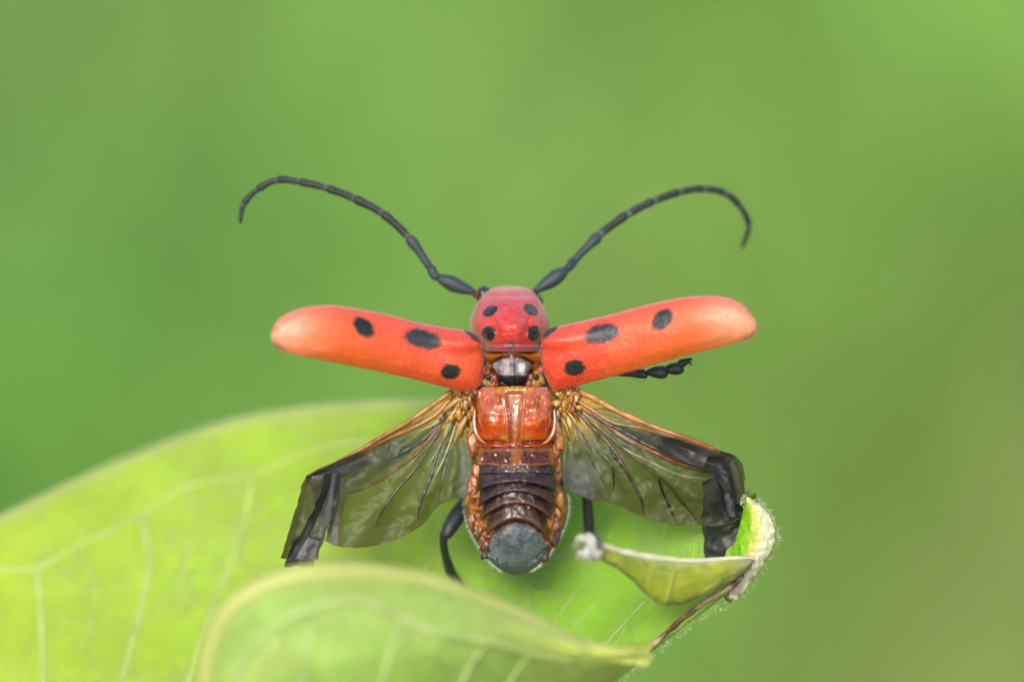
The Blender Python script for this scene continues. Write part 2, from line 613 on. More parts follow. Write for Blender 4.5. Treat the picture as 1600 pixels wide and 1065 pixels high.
def vein(tab, r0, r1, name='lateral_vein', lift=0.001, n=40, mat=None, zoff=0.0):
    c = crv(tab, n)
    pts = [P(p[0], p[1], leaf_z(p[0], p[1]) + lift + zoff) for p in c]
    rad = [(r0 + (r1 - r0) * i / (n - 1)) * 0.62 * (1 + 0.45 * ns(i * 0.35, r0 * 7 + tab[0][0])) / 380 for i in range(n)]
    vv, ff = tube(pts, rad, 10, flat=0.28)
    build(leaf, name, vv, ff, mat or M_vein)

vein([(-350, 1060), (-180, 960), (-20, 895), (58, 886), (120, 852), (222, 802), (300, 758), (395, 742), (470, 708), (560, 690), (660, 694)], 7, 3.5, 'marginal_vein', n=80)
vein([(58, 886), (64, 960), (68, 1060), (60, 1200)], 7, 9)
vein([(222, 802), (232, 880), (216, 965), (188, 1075), (150, 1250)], 6.5, 9)
vein([(395, 742), (384, 800), (362, 875), (325, 970), (270, 1150)], 6, 8)
vein([(560, 690), (556, 760), (545, 900), (500, 1050)], 3.5, 6)
vein([(690, 800), (668, 880), (630, 980)], 3, 4)
vein([(800, 895), (782, 934), (740, 1010)], 2.2, 3)
vein([(926, 890), (895, 930), (862, 978), (820, 1040)], 1.8, 2.8)
vein([(1008, 938), (985, 962), (955, 996), (915, 1050)], 1.6, 2.6)
vein([(940, 930), (916, 956), (890, 985)], 1.2, 1.6)
vein([(862, 905), (850, 930), (846, 965)], 1.0, 1.4)
vein([(1030, 770), (1040, 810), (1032, 850)], 1.2, 1.6)
vein([(1075, 800), (1085, 840), (1080, 880)], 1.2, 1.6)
vein([(120, 852), (150, 930), (130, 1010)], 2.5, 2.0)
vein([(300, 758), (296, 850), (280, 930)], 2.2, 2.0)
vein([(-20, 895), (-60, 1000), (-100, 1150)], 6, 8)

# near side of the blade, curled up towards the camera: we see its paler underside
EDGE = crv([(274, 1330), (304, 1180), (320, 1070), (330, 1003), (356, 951), (402, 916), (463, 896), (545, 888), (638, 897), (727, 922), (820, 960), (900, 994), (965, 1012), (1018, 1022)], 130)
def edge_z(s):
    return 1.45 - 0.3 * (1 - smooth(-0.1, 0.45, s)) - 0.75 * smooth(0.40, 1.15, s)
FOLD_GAIN = 0.58
def near_fold():
    cols = []
    BOT = crv([(300, 1420), (500, 1430), (700, 1340), (850, 1180), (960, 1068), (1014, 1024)], 130)
    def f(u, v, i, j):
        a, b = EDGE[i], BOT[i]
        px, py = a + (b - a) * v
        ze = edge_z(u)
        z = ze + (0.16 * math.sin(min(1, v * 3) * math.pi / 2) - 1.0 * v * v) * (1 - 0.7 * smooth(0.8, 1, u))
        z += 0.01 * fbm(px * 0.008, py * 0.008, 2.0, 2)
        c = mix(lin((166, 206, 98)), lin((180, 212, 108)), smooth(-0.3, 0.3, fbm(px * .01, py * .01)))
        c = mix(c, lin((214, 224, 120)), 1 - smooth(0.01, 0.055, v))
        c = mix(c, lin((214, 220, 110)) * 1.25, 0.8 * smooth(0.62, 1.0, u))  # right end painted brighter to offset the shade on its turned-away face
        c = c * (1 + 0.16 * fbm(px * .012, py * .02, 4.0, 3))
        cols.append(c * FOLD_GAIN)
        return P(px, py, z)
    v, fc = grid(130, 60, f)
    build(leaf, 'curled_edge', v, fc, M_fold, cols=cols, solid=0.05)
    pts = [P(EDGE[i][0], EDGE[i][1] + 5, edge_z(i / 129) - 0.01) for i in range(130)]
    vv, ff = tube(pts, [(15 + 3 * ns(i * .07, 3) - 10 * smooth(0.65, 1, i / 129)) / 380 for i in range(130)], 12, lump=0.1, lf=5)
    build(leaf, 'margin', vv, ff, surf('leaf_margin_pale', base=tuple(lin((216, 226, 128)) * 0.46), rough=0.5, var=0.1, noise_scale=3, trans=0.35))
    fold_px = np.array([(*PX(q), q[2]) for q in v])
    # vein loops of the underside
    def uvein(tab, r):
        c = crv(tab, 40)
        pts = []
        for p in c:
            q = fold_px[np.argmin((fold_px[:, 0] - p[0]) ** 2 + (fold_px[:, 1] - p[1]) ** 2)]
            pts.append(P(p[0], p[1], q[2] + 0.012))
        vv, ff = tube(pts, [r / 380 * (0.3 + 0.7 * math.sin(math.pi * min(1, 0.08 + k / 44))) * 0.8 for k in range(40)], 10, flat=0.25)
        build(leaf, 'lateral_vein', vv, ff, M_uvein)
    uvein([(395, 1010), (440, 970), (500, 945), (570, 938), (630, 965), (690, 990), (760, 1000), (830, 1020), (900, 1035)], 8)
    uvein([(630, 965), (610, 1020), (590, 1090)], 6)
    uvein([(760, 1000), (730, 1050), (700, 1110)], 5)
    uvein([(500, 945), (480, 1010), (470, 1090)], 5)
    uvein([(395, 1010), (370, 1060), (360, 1120)], 6)
    uvein([(830, 1020), (800, 1060), (770, 1110)], 4)
near_fold()

# the chewed tip of the leaf
RIM_GAIN = 0.52
def chewed_rim():
    I2 = crv([(1120, 905), (1140, 868), (1150, 840), (1157, 815), (1161, 795), (1162, 778)], 90)
    O2 = crv([(1150, 938), (1186, 892), (1208, 850), (1211, 828), (1196, 797), (1170, 776)], 90)
    cols = []
    v, fc = grid(90, 44, lambda u, v, i, j: f2(u, v, i, j, I2, O2, cols))
    build(leaf, 'chewed_rim', v, fc, M_rim, cols=cols, solid=0.05)

def f2(u, v, i, j, I2, O2, cols):
    px, py = I2[i] + (O2[i] - I2[i]) * v
    z = 0.0 + 0.13 * math.sin(math.pi * (0.12 + 0.62 * v)) * (0.55 + 0.45 * math.sin(math.pi * min(1, u * 1.05)))
    l = fbm(px * 0.09, py * 0.09, 1.0, 4)
    z += 0.010 * l + 0.003 * ns(px * 0.35, py * 0.35)
    c = lin((150, 222, 22))
    w = v + 0.09 * l
    c = mix(c, lin((226, 228, 118)), smooth(0.26, 0.46, w))
    c = mix(c, lin((232, 232, 196)) * 1.2, smooth(0.52, 0.74, w))
    c = mix(c, lin((150, 130, 118)), 0.85 * smooth(0.2, 0.5, ns(px * 0.05, py * 0.05, 3.3)) * smooth(0.55, 0.75, w))
    c = mix(c, lin((205, 190, 178)), 0.8 * smooth(0.45, 0.1, u) * smooth(0.3, 0.6, w))
    cols.append(c * RIM_GAIN)
    return P(px + 2.5 * ns(px * 0.1, py * 0.1, 5), py + 2.5 * ns(px * 0.1, py * 0.1, 8), z)
chewed_rim()

def brown_edge():
    c = crv([(800, 1190), (870, 1122), (940, 1066), (985, 1036), (1020, 1008), (1060, 972), (1100, 942), (1140, 918), (1172, 888)], 120)
    pts = [P(p[0], p[1] - 1, leaf_z(p[0], p[1]) + 0.02) for p in c]
    rad = [(4.2 + 2.0 * ns(i * 0.31, 2.0)) / 380 for i in range(120)]
    vv, ff = tube(pts, rad, 10, lump=0.55, lf=16, seed=3)
    cols = []
    for p in vv:
        q = fbm(p[0] * 9, p[1] * 9, p[2] * 9, 3)
        cc = mix(lin((92, 62, 42)), lin((196, 170, 128)), smooth(-0.35, 0.45, q))
        cc = mix(cc, lin((200, 205, 160)), smooth(0.35, 0.7, ns(p[0] * 22, p[1] * 22)))
        cols.append(cc * 0.42)
    build(leaf, 'browned_edge', vv, ff, surf('leaf_browned_edge', rough=0.7, var=0.3, noise_scale=40, bump=0.7, bump_scale=60, bump_dist=0.015), cols=cols,
          label='dry brown chewed edge of the leaf')
brown_edge()

def flap():
    top = crv([(906, 838), (930, 846), (975, 858), (1030, 868), (1085, 872), (1140, 868), (1178, 868)], 90)
    low = crv([(912, 864), (940, 874), (980, 900), (1014, 932), (1040, 945), (1060, 944), (1110, 926), (1165, 894)], 90)
    cols = []
    def fz(u, v):
        return mix(0.62, 0.12, u ** 0.8) + 0.07 * math.sin(math.pi * (0.1 + 0.8 * v)) + 0.008 * fbm(u * 4, v * 3, 7, 2)
    def f(u, v, i, j):
        px, py = top[i] + (low[i] - top[i]) * v
        py += v * (5 * ns(px * .05, 1.0) + 2.5 * ns(px * .16, 4.0)) + (1 - v) * 3 * ns(px * .06, 7.0)
        c = mix(lin((206, 216, 62)), lin((184, 208, 52)), smooth(-.3, .3, fbm(px * .03, py * .03)))
        c = mix(c, lin((240, 240, 176)), 1 - smooth(0.05, 0.27, v))
        c = mix(c, lin((150, 124, 72)), 0.85 * smooth(0.88, 0.985, v + 0.05 * ns(px * 0.1, 1)))
        c = mix(c, lin((200, 190, 175)), 0.8 * smooth(0.86, 1.0, u))
        c = mix(c, lin((150, 140, 150)), 0.8 * smooth(0.13, 0.02, u))
        cols.append(c * 0.42)
        return P(px, py, fz(u, v))
    v, fc = grid(90, 40, f)
    build(leaf, 'curled_flap', v, fc, M_fold, cols=cols, solid=0.05)
    # thick pale upper lip and the downy knob at its end
    pts = [P(top[i][0], top[i][1] + 4, fz(i / 89, 0.0) + 0.01) for i in range(0, 90)]
    vv, ff = tube(pts, [(7 - 4 * i / 89) * (1 + .35 * ns(i * .12, 5)) / 380 for i in range(90)], 10, lump=0.3, lf=10)
    build(leaf, 'flap_lip', vv, ff, surf('leaf_lip_pale', base=tuple(lin((238, 238, 200)) * 0.5), rough=0.6, var=0.2, noise_scale=14, trans=0.3))
    a = Acc()
    for k, (x, y, r, c) in enumerate([(919, 851, 17, (222, 226, 216)), (930, 862, 13, (206, 200, 190)), (936, 853, 8, (120, 104, 104)), (914, 862, 13, (214, 220, 212))]):
        a.add(blob(P(x, y, 0.60 + 0.012 * k), r / 380, k * 3.1, 0.25, 20), lin(c) * 0.55)
    build(leaf, 'downy_knob', a.v, a.f, M_rim, cols=a.c)
flap()

def fuzz(thing, name, spots, mat=None, parent=None):
    """short fine hairs: thin three-sided spikes from (point, direction, length, radius)."""
    vv, ff = [], []
    for p, d, ln, r in spots:
        d = d.normalized()
        s = d.cross(Vector((0.3, 0.5, 0.8))).normalized()
        t = d.cross(s)
        o = len(vv)
        bend = Vector((random.gauss(0, .2), random.gauss(0, .2), random.gauss(0, .2))) * ln
        for k in range(3):
            a = k * 2.094
            vv.append(p + (s * math.cos(a) + t * math.sin(a)) * r)
        m = p + d * ln * 0.55
        for k in range(3):
            a = k * 2.094
            vv.append(m + (s * math.cos(a) + t * math.sin(a)) * r * 0.7)
        vv.append(p + d * ln + bend)
        for k in range(3):
            k2 = (k + 1) % 3
            ff.append((o + k, o + k2, o + 3 + k2, o + 3 + k))
            ff.append((o + 3 + k, o + 3 + k2, o + 6))
    return build(thing, name, vv, ff, mat or M_hair, kind='stuff', parent=parent)

def rim_fuzz():
    sp = []
    c = crv([(1160, 780), (1175, 776), (1196, 794), (1211, 822), (1214, 846), (1190, 892), (1150, 934), (1100, 962), (1050, 1000), (1000, 1040), (940, 1080)], 400)
    for k in range(620):
        i = min(398, 1 + int(398 * random.random() ** 2.2))
        t = Vector((c[i + 0][0] - c[i - 1][0], -(c[i][1] - c[i - 1][1]), 0)).normalized()
        nrm = Vector((-t.y, t.x, 0))
        if nrm.dot(Vector((1, -0.2, 0))) < 0 and i > 60:
            nrm = -nrm
        if i <= 60:
            nrm = Vector((0.3, 1, 0))
        frac = i / 400
        z = mix(0.03, -0.02, frac)
        if frac > 0.5:
            z = leaf_z(c[i][0], c[i][1]) - 0.04
        inn = random.uniform(-8, 3)
        d = nrm + Vector((random.gauss(0, 1.0), random.gauss(0, 1.0), random.gauss(0.2, .8)))
        sp.append((P(c[i][0], c[i][1], z) + nrm * inn / 380, d, (3 + 7 * random.random() ** 2) / 380, 0.0009))
    for k in range(90):
        x, y = random.gauss(920, 12), random.gauss(853, 11)
        d = Vector((x - 924, -(y - 856), random.gauss(0, 8))).normalized()
        sp.append((P(min(max(x, 902), 948), min(max(y, 832), 874), 0.64), d, random.uniform(3, 8) / 380, 0.0011))
    fuzz(leaf, 'leaf_down', sp)
rim_fuzz()

def stalk():
    z = leaf_z(-760, 1155)
    a = P(-740, 1155, z - 0.02)
    b = a + Vector((-0.9, -0.35, -0.5))
    c = crv([tuple(P(330, 1330, leaf_z(330, 1330) - 0.05)), tuple(P(-200, 1170, leaf_z(-200, 1170) - 0.05)), tuple(a), tuple(b)], 60)
    vv, ff = tube([Vector(q) for q in c], [0.03 + 0.09 * i / 59 for i in range(60)], 12)
    build(leaf, 'midrib', vv, ff, M_vein)
    # stem going down to the meadow (straight down in the world)
    dn = SROT.transposed() @ Vector((0, 0, -1))
    st = [Vector(b) - dn * 6, Vector(b) - dn * 3, Vector(b), Vector(b) + dn * 20, Vector(b) + dn * 40, Vector(b) + dn * 62]
    st = [p + Vector((-0.25, 0, 0)) for p in st]
    vv, ff = tube(st, [0.2, 0.24, 0.28, 0.34, 0.38, 0.42], 14)
    build(leaf, 'stem', vv, ff, M_vein)
stalk()

# ------------------------------------------------------------------ the beetle
beetle = Thing('milkweed_beetle', 'red black-spotted longhorn beetle with wing cases raised and smoky wings half unfolded on the leaf', 'beetle', P(808, 905, -0.42), 0.46)

# soft body: one continuous skin from neck to tail
BODY = [  # py, half width px, centre px, top z, bottom z
    (470, 30, 797, -0.10, -0.40), (500, 50, 797, -0.05, -0.45), (545, 50, 799, 0.00, -0.45), (575, 58, 801, -0.03, -0.45), (605, 68, 803, -0.02, -0.45),
    (650, 75, 804, 0.02, -0.44), (700, 73, 805, 0.03, -0.42), (735, 71, 806, 0.03, -0.38), (762, 74, 806, 0.05, -0.34), (775, 81, 806, 0.06, -0.32),
    (790, 82, 806, 0.07, -0.30), (810, 79, 807, 0.08, -0.26), (832, 71, 807, 0.08, -0.21), (852, 60, 807, 0.07, -0.16), (870, 48, 807, 0.05, -0.11), (884, 34, 807, 0.02, -0.07), (893, 20, 807, -0.01, -0.05), (897, 6, 807, -0.03, -0.04)]
def soft_body():
    n, ns_ = 170, 96
    cols, vv, ff = [], [], []
    for i in range(n):
        py = mix(470, 897, i / (n - 1))
        hw, cx, zt, zb = (interp(BODY, py, k) for k in (1, 2, 3, 4))
        for k in range(ns_):
            a = 2 * math.pi * k / ns_
            ca, sa = math.cos(a), math.sin(a)
            x = cx + hw * (abs(ca) ** 0.62) * (1 if ca > 0 else -1)
            zm = zt * 0.35 + zb * 0.65
            z = zm + ((zt - zm) * sa ** 0.6 if sa > 0 else (zm - zb) * sa)
            l = fbm(x * 0.05, py * 0.05, z * 5, 3)
            z += ((0.03 * l + 0.03 * abs(ns(x * 0.11, py * 0.075, 3)) + 0.012 * ns(x * .25, py * .2)) if sa > 0 and py > 600 and py < 880 else 0)
            vv.append(P(x, py, z))
            c = mix(lin((176, 98, 28)), lin((214, 142, 50)), smooth(-.2, .4, l))
            c = mix(c, lin((96, 50, 28)), smooth(0.1, 0.45, fbm(x * 0.08, py * 0.08, 7)) * 0.8)
            if py > 800:
                c = mix(c, lin((104, 56, 34)), 0.7 * smooth(800, 845, py))
                c = mix(c, lin((92, 108, 114)), smooth(845, 865, py))
            edge = abs(ca)
            if py > 770 and sa < 0.45:
                c = mix(c, lin((118, 138, 138)), 0.6 * smooth(0.45, 0.1, sa))
            if py < 600:
                c = mix(c, lin((120, 58, 24)), 0.7)
            cols.append(c * 0.85)
    for i in range(n - 1):
        for k in range(ns_):
            p, q = i * ns_ + k, i * ns_ + (k + 1) % ns_
            ff.append((p, q, q + ns_, p + ns_))
    ff.append(tuple(range(ns_))[::-1])
    ff.append(tuple((n - 1) * ns_ + k for k in range(ns_)))
    return build(beetle, 'body', vv, ff, M_soft, cols=cols)
soft_body()

def spot(px, py, cx, cy, ra, rb, rot, jag=0.14, fr=0.12, soft=0.12):
    dx, dy = px - cx, -(py - cy)
    c, s = math.cos(R(rot)), math.sin(R(rot))
    a, b = (dx * c + dy * s) / ra, (-dx * s + dy * c) / rb
    d = math.hypot(a, b) + jag * fbm(px * fr, py * fr, cx * 0.1, 4)
    return 1 - smooth(1 - soft, 1 + soft, d)

# pronotum: domed shield with four spots
PRO = [  # py, half width, centre, top z, side z
    (446.5, 12, 796, -0.17, -0.22), (450, 27, 796, -0.115, -0.2), (457, 38, 796, -0.04, -0.19), (468, 47, 796, 0.04, -0.17), (482, 55, 796, 0.10, -0.16),
    (497, 61, 796, 0.145, -0.15), (510, 62, 796.5, 0.165, -0.14), (522, 59, 797, 0.165, -0.13), (532, 54, 798, 0.155, -0.11), (541, 49, 799, 0.145, -0.1), (549, 46, 800, 0.13, -0.09)]
def pronotum():
    cols = []
    def f(u, v, i, j):
        py = mix(446.5, 549, u ** 1.0)
        hw, cx, zt, zs = (interp(PRO, py, k) for k in (1, 2, 3, 4))
        a = math.pi * (v * 1.12 - 0.06)
        x = cx - hw * math.cos(a)
        z = zs + (zt - zs) * max(-0.1, math.sin(a)) ** 0.75 if math.sin(a) > 0 else zs + (zt - zs) * 0.3 * math.sin(a)
        dx, dy = (x - 799), (py - 511)
        call = math.exp(-((dx / 23) ** 4) - (dy / 26) ** 2)
        z += 0.035 * call
        for sx in (-1, 1):   # the grooves each side of the raised disc
            z -= 0.030 * math.exp(-((x - (799 + sx * (27 - 0.25 * (py - 500)) )) / 3.5) ** 2 - ((py - 509) / 12) ** 2)
        z -= 0.014 * math.exp(-((py - 537.5) / 3.0) ** 2)      # rear furrow
        z -= 0.008 * math.exp(-((py - 462) / 3.2) ** 2)
        z += 0.007 * fbm(x * 0.07, py * 0.07, 3)
        c = mix(lin((216, 58, 56)), lin((224, 72, 62)), smooth(-.3, .3, fbm(x * .05, py * .05)))
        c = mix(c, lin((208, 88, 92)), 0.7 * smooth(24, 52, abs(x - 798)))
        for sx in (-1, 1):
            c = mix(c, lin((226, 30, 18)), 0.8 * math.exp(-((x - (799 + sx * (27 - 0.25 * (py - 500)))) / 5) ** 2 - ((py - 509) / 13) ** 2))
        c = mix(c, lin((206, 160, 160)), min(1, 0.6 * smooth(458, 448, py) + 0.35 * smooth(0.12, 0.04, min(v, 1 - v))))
        m = max(spot(x, py, 766, 485.5, 12.5, 7.8, 33), spot(x, py, 829, 483.5, 12.5, 7.8, -33), spot(x, py, 764, 521, 10.2, 12.5, 8), spot(x, py, 834, 520.5, 9.6, 12.5, -6))
        c = mix(c, np.array((0.010, 0.010, 0.012)), m)
        g = smooth(538, 541, py + 3 * ns(x * 0.2, 1)) * (1 - smooth(547, 549, py)) * (0.75 + 0.25 * ns(x * 0.3, py * 0.3))
        c = mix(c, lin((112, 92, 104)), g)
        c = mix(c, lin((92, 82, 92)), 0.8 * spot(x, py, 799, 539, 7, 5, 0))
        cols.append(c * 0.9)
        return P(x, py, z)
    v, fc = grid(150, 150, f)
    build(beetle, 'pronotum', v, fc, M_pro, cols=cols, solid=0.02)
pronotum()

def head():
    vv, ff = blob(P(796, 494, -0.36), 0.125, 2.0, 0.05, 28, (1.1, 0.9, 1.0))
    cols = []
    for p in vv:
        px, py = PX(p)
        c = lin((178, 70, 66))
        cols.append(c * 0.7)
    h = build(beetle, 'head', vv, ff, M_pro, cols=cols)
    for cx, cy in ((756, 461), (836, 472)):
        vv, ff = blob(P(cx, cy, -0.26), 0.034, cx, 0.1, 16, (1.0, 1.2, 1.2))
        build(beetle, 'eye', vv, ff, surf('compound_eye', base=(0.012, 0.012, 0.014), rough=0.25, coat=0.4, bump=0.4, bump_scale=160, bump_dist=0.004), parent=h)
    for cx, cy in ((744, 459), (834, 457)):
        vv, ff = blob(P(cx, cy, -0.25), 0.017, cx, 0.15, 14)
        build(beetle, 'antenna_socket', vv, ff, M_pro, cols=[tuple(lin((196, 74, 50)) * 0.7)] * len(vv), parent=h)
head()

# antennae: eleven segments each
def antenna(j, zt):
    n = len(j)
    root = None
    full = crv(j, 700)
    cut = [int(np.argmin(np.hypot(full[:, 0] - a, full[:, 1] - b))) for a, b in j]
    for i in range(n - 1):
        (x0, y0), (x1, y1) = j[i], j[i + 1]
        z0, z1 = zt[0] + (zt[1] - zt[0]) * (i / (n - 1)), zt[0] + (zt[1] - zt[0]) * ((i + 1) / (n - 1))
        c = full[cut[i]:cut[i + 1] + 1]
        idx = np.linspace(0, len(c) - 1, 14)
        c = np.stack([np.interp(idx, np.arange(len(c)), c[:, k]) for k in (0, 1)], 1)
        prof = {0: [3.8, 4.6, 5.6, 6.6, 7.6, 8.4, 9.0, 9.4, 9.6, 9.4, 8.8, 7.8, 6.2, 4.4], 1: [4.4] + [5.6] * 6 + [6.2] * 5 + [5.6, 4.6]}.get(i)
        if prof is None:
            r = {2: 5.9, 3: 5.3, 4: 5.2, 5: 5.0, 6: 4.8, 7: 4.6, 8: 4.3, 9: 4.0, 10: 3.5}[i]
            prof = [r * 0.80, r * 0.88] + [r * 0.94] * 7 + [r, r * 1.07, r * 1.1, r * 1.0, r * 0.8]
            if i == 2:
                prof = [r * .8, r * .85, r * .85, r * .85, r * .87, r * .9, r * .92, r * .96, r * 1.0, r * 1.08, r * 1.16, r * 1.2, r * 1.1, r * .8]
            if i == 10:
                prof = [r * (1.05 - 0.035 * k) for k in range(13)] + [r * 0.4]
        pts = [P(c[k][0], c[k][1], mix(z0, z1, k / 13)) for k in range(14)]
        vv, ff = tube(pts, [q * 1.24 / 380 for q in prof], 12, lump=0.10, lf=20)
        cols = []
        for q in range(len(vv)):
            k = min(13, q // 12)
            base = np.array((0.012, 0.015, 0.017)) if i > 2 else np.array((0.030, 0.044, 0.054))
            pale = smooth(1.6, 0.2, k) if i > 2 else 0.0
            cols.append(mix(base, np.array((0.22, 0.27, 0.28)), (0.6 + 0.35 * ns(i * 3.7, zt[1] * 9)) * pale))
        ob = build(beetle, 'antenna' if i == 0 else 'segment', vv, ff, M_ant, cols=cols, parent=root)
        if i == 0:
            root = ob
M_ant = surf('antenna_black_bloom', rough=0.55, spec=0.3, sheen=0.07, sheen_tint=(0.6, 0.75, 0.85), var=0.35, noise_scale=45, bump=0.5, bump_scale=110, bump_dist=0.006)
antenna([(742, 457), (684, 433), (672, 418), (638, 370), (597, 333), (553, 310), (511, 294), (468, 284), (433, 281), (402, 296), (381, 319), (375, 349)], (-0.22, -0.25))
antenna([(836, 455), (886, 420), (897, 407), (937, 367), (980, 335), (1022, 314), (1062, 300), (1100, 295), (1133, 302), (1156, 322), (1170, 352), (1160, 387)], (-0.22, -0.62))

# wing cases
LT = [(754, 541), (748, 528), (738, 520), (722, 515), (697, 511), (656, 504), (602, 490), (542, 479.5), (507, 477), (466, 483), (436, 498), (423, 521)]
LB = [(755, 560), (755, 586), (749, 602), (738, 610), (720, 610), (685, 602), (637, 590), (566, 575), (507, 563), (462, 554), (433, 543), (424, 533)]
RT = [(845, 541), (848, 525), (857, 514), (873, 509), (915, 500), (962, 489), (1010, 476), (1057, 466), (1100, 462), (1136, 465), (1162, 478), (1180, 498)]
RB = [(845, 560), (849, 580), (857, 598), (868, 609), (884, 607), (915, 599), (986, 580), (1057, 559), (1117, 544), (1160, 532), (1177, 525), (1183, 511)]
def elytron(T, B, spots, ztip, side):
    n, m = 230, 96
    t, b = crv(T, n), crv(B, n)
    cols = []
    x_h, x_t = T[0][0], T[-1][0]
    def f(u, v, i, j):
        px, py = t[i] + (b[i] - t[i]) * v
        w = np.linalg.norm(b[i] - t[i])
        arch = math.sin(math.pi * v ** 0.8) ** 0.7
        z = 0.10 + ztip * smooth(0.05, 1, u) + arch * (w / 380) * (0.27 + 0.03 * u)
        z += 0.035 * math.exp(-((v - 0.22) / 0.16) ** 2) * smooth(0.0, 0.06, u) * smooth(0.5, 0.1, u)     # shoulder
        z -= 0.012 * smooth(0.80, 1.0, v) * smooth(0.95, 0.7, u)                                             # inner edge turned down
        z += 0.008 * fbm(px * 0.014, py * 0.02, 5.0 + side, 2) + 0.0008 * fbm(px * 0.12, py * 0.12, 2.0)
        d = abs(px - x_h) / abs(x_t - x_h)
        c = mix(lin((234, 72, 42)), lin((238, 90, 50)), smooth(-.3, .3, fbm(px * .02, py * .02, side)))
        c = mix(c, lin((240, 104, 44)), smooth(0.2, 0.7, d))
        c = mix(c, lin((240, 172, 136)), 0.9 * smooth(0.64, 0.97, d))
        c = mix(c, lin((242, 124, 20)), 0.6 * smooth(0.7, 1.0, v) * smooth(0.1, 0.5, d))  # glow of light through the lower edge, painted as orange
        c = mix(c, lin((236, 106, 100)), 0.36 * smooth(0.42, 0.05, v))  # pink sky sheen painted into the upper part
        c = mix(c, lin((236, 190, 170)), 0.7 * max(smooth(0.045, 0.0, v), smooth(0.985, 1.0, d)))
        c = c * 1.28
        for s in spots:
            k = spot(px, py, *s[:5], jag=s[6], fr=s[7], soft=s[8])
            c = mix(c, np.array(s[5]), k)
        tipk = spot(px, py, 429 if side < 0 else 1177, 541 if side < 0 else 524, 16, 7, -22 if side < 0 else 22, jag=0.25, soft=0.4)
        c = mix(c, lin((150, 124, 120)), 0.65 * tipk)
        cols.append(c)
        return P(px, py, z)
    v, fc = grid(n, m, f)
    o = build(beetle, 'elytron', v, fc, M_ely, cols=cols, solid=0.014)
    sp = []
    for k in range(1300):       # very short pale down all over the case
        i, j = random.randrange(2, n - 2), random.randrange(0, m) if k % 3 else random.choice((0, 0, 1, m - 1))
        p = v[i * m + j]
        if max(cols[i * m + j]) < 0.2:
            continue
        nrm = (v[(i + 1) * m + j] - v[(i - 1) * m + j]).cross(v[i * m + min(m - 1, j + 1)] - v[i * m + max(0, j - 1)]).normalized()
        if nrm.z < 0:
            nrm = -nrm
        d = nrm * 0.7 + Vector((side * 0.9, 0.5 if j < m / 2 else -0.3, 0)) + Vector((random.gauss(0, .3), random.gauss(0, .3), 0))
        sp.append((p, d, random.uniform(2.5, 5) / 380, 0.0006))
    fuzz(beetle, 'elytron_down', sp, M_down, parent=o)
    return o
BLK = (0.012, 0.012, 0.012)
M_down = surf('fine_red_down', base=(0.34, 0.12, 0.09), rough=0.5, var=0.1)
GRY = (0.034, 0.038, 0.046)
elytron(LT, LB, [(568, 511, 19.5, 12.5, -42, BLK, .12, .10, .20), (661, 529.5, 30, 14.5, -13, GRY, .22, .16, .24), (704, 580, 15.5, 12.5, 6, BLK, .18, .18, .17),
                 (742, 524, 21, 6.5, -38, GRY, .18, .15, .2)], 0.34, -1)
elytron(RT, RB, [(1035, 499, 20, 13, 48, BLK, .12, .10, .20), (940, 521, 28, 15, 13, GRY, .22, .16, .24), (898, 574, 17, 12.5, -4, BLK, .18, .18, .17),
                 (857, 517, 21, 6.0, 38, GRY, .18, .15, .2)], 0.22, 1)

# mesonotum collar, scutellum and the pieces beside it
def collar():
    cols = []
    up = crv([(753, 545), (775, 547), (800, 548), (825, 547), (847, 545)], 60)
    lo = crv([(756, 571), (772, 566), (786, 558), (800, 553.5), (815, 558), (830, 566), (846, 571)], 60)
    def f(u, v, i, j):
        px, py = up[i] + (lo[i] - up[i]) * v
        z = 0.055 + 0.03 * math.sin(math.pi * v) - 0.05 * (2 * u - 1) ** 2
        cols.append(mix(lin((204, 112, 18)), lin((166, 82, 14)), v) * 0.75)
        return P(px, py, z)
    v, fc = grid(60, 14, f)
    build(beetle, 'mesonotum', v, fc, M_meta, cols=cols, solid=0.02)
collar()

def scutellum():
    a = crv([(766, 572), (776, 564), (788, 559), (800, 557), (812, 559), (824, 564), (834, 572)], 70)
    b = crv([(770, 574), (776, 583), (784, 596), (801, 605), (818, 596), (825, 583), (831, 574)], 70)
    cols = []
    def f(u, v, i, j):
        px, py = a[i] + (b[i] - a[i]) * v
        w = 1 - abs(2 * u - 1)
        z = 0.03 + 0.07 * math.sin(math.pi * min(1, 0.15 + v * 0.75)) ** 0.5 * min(1, w * 2.2) + 0.016 * math.exp(-((px - 800.5) / 3) ** 2)
        z += 0.002 * fbm(px * 0.1, py * 0.1, 4)
        c = mix(lin((134, 118, 128)), lin((192, 184, 186)), smooth(-.3, .4, fbm(px * .09, py * .09)))  # pale blotches paint soft reflections into the grey
        c = mix(c, lin((168, 96, 62)), 0.6 * smooth(564, 558, py) * smooth(-.1, .3, ns(px * .2, py * .2)))
        c = mix(c, np.array((0.010, 0.011, 0.013)), smooth(584.5, 587.5, py + 2 * ns(px * .15, py * .1)))
        cols.append(c * 0.72)
        return P(px, py, z)
    v, fc = grid(70, 40, f)
    build(beetle, 'scutellum', v, fc, M_scut, cols=cols, solid=0.02)
scutellum()

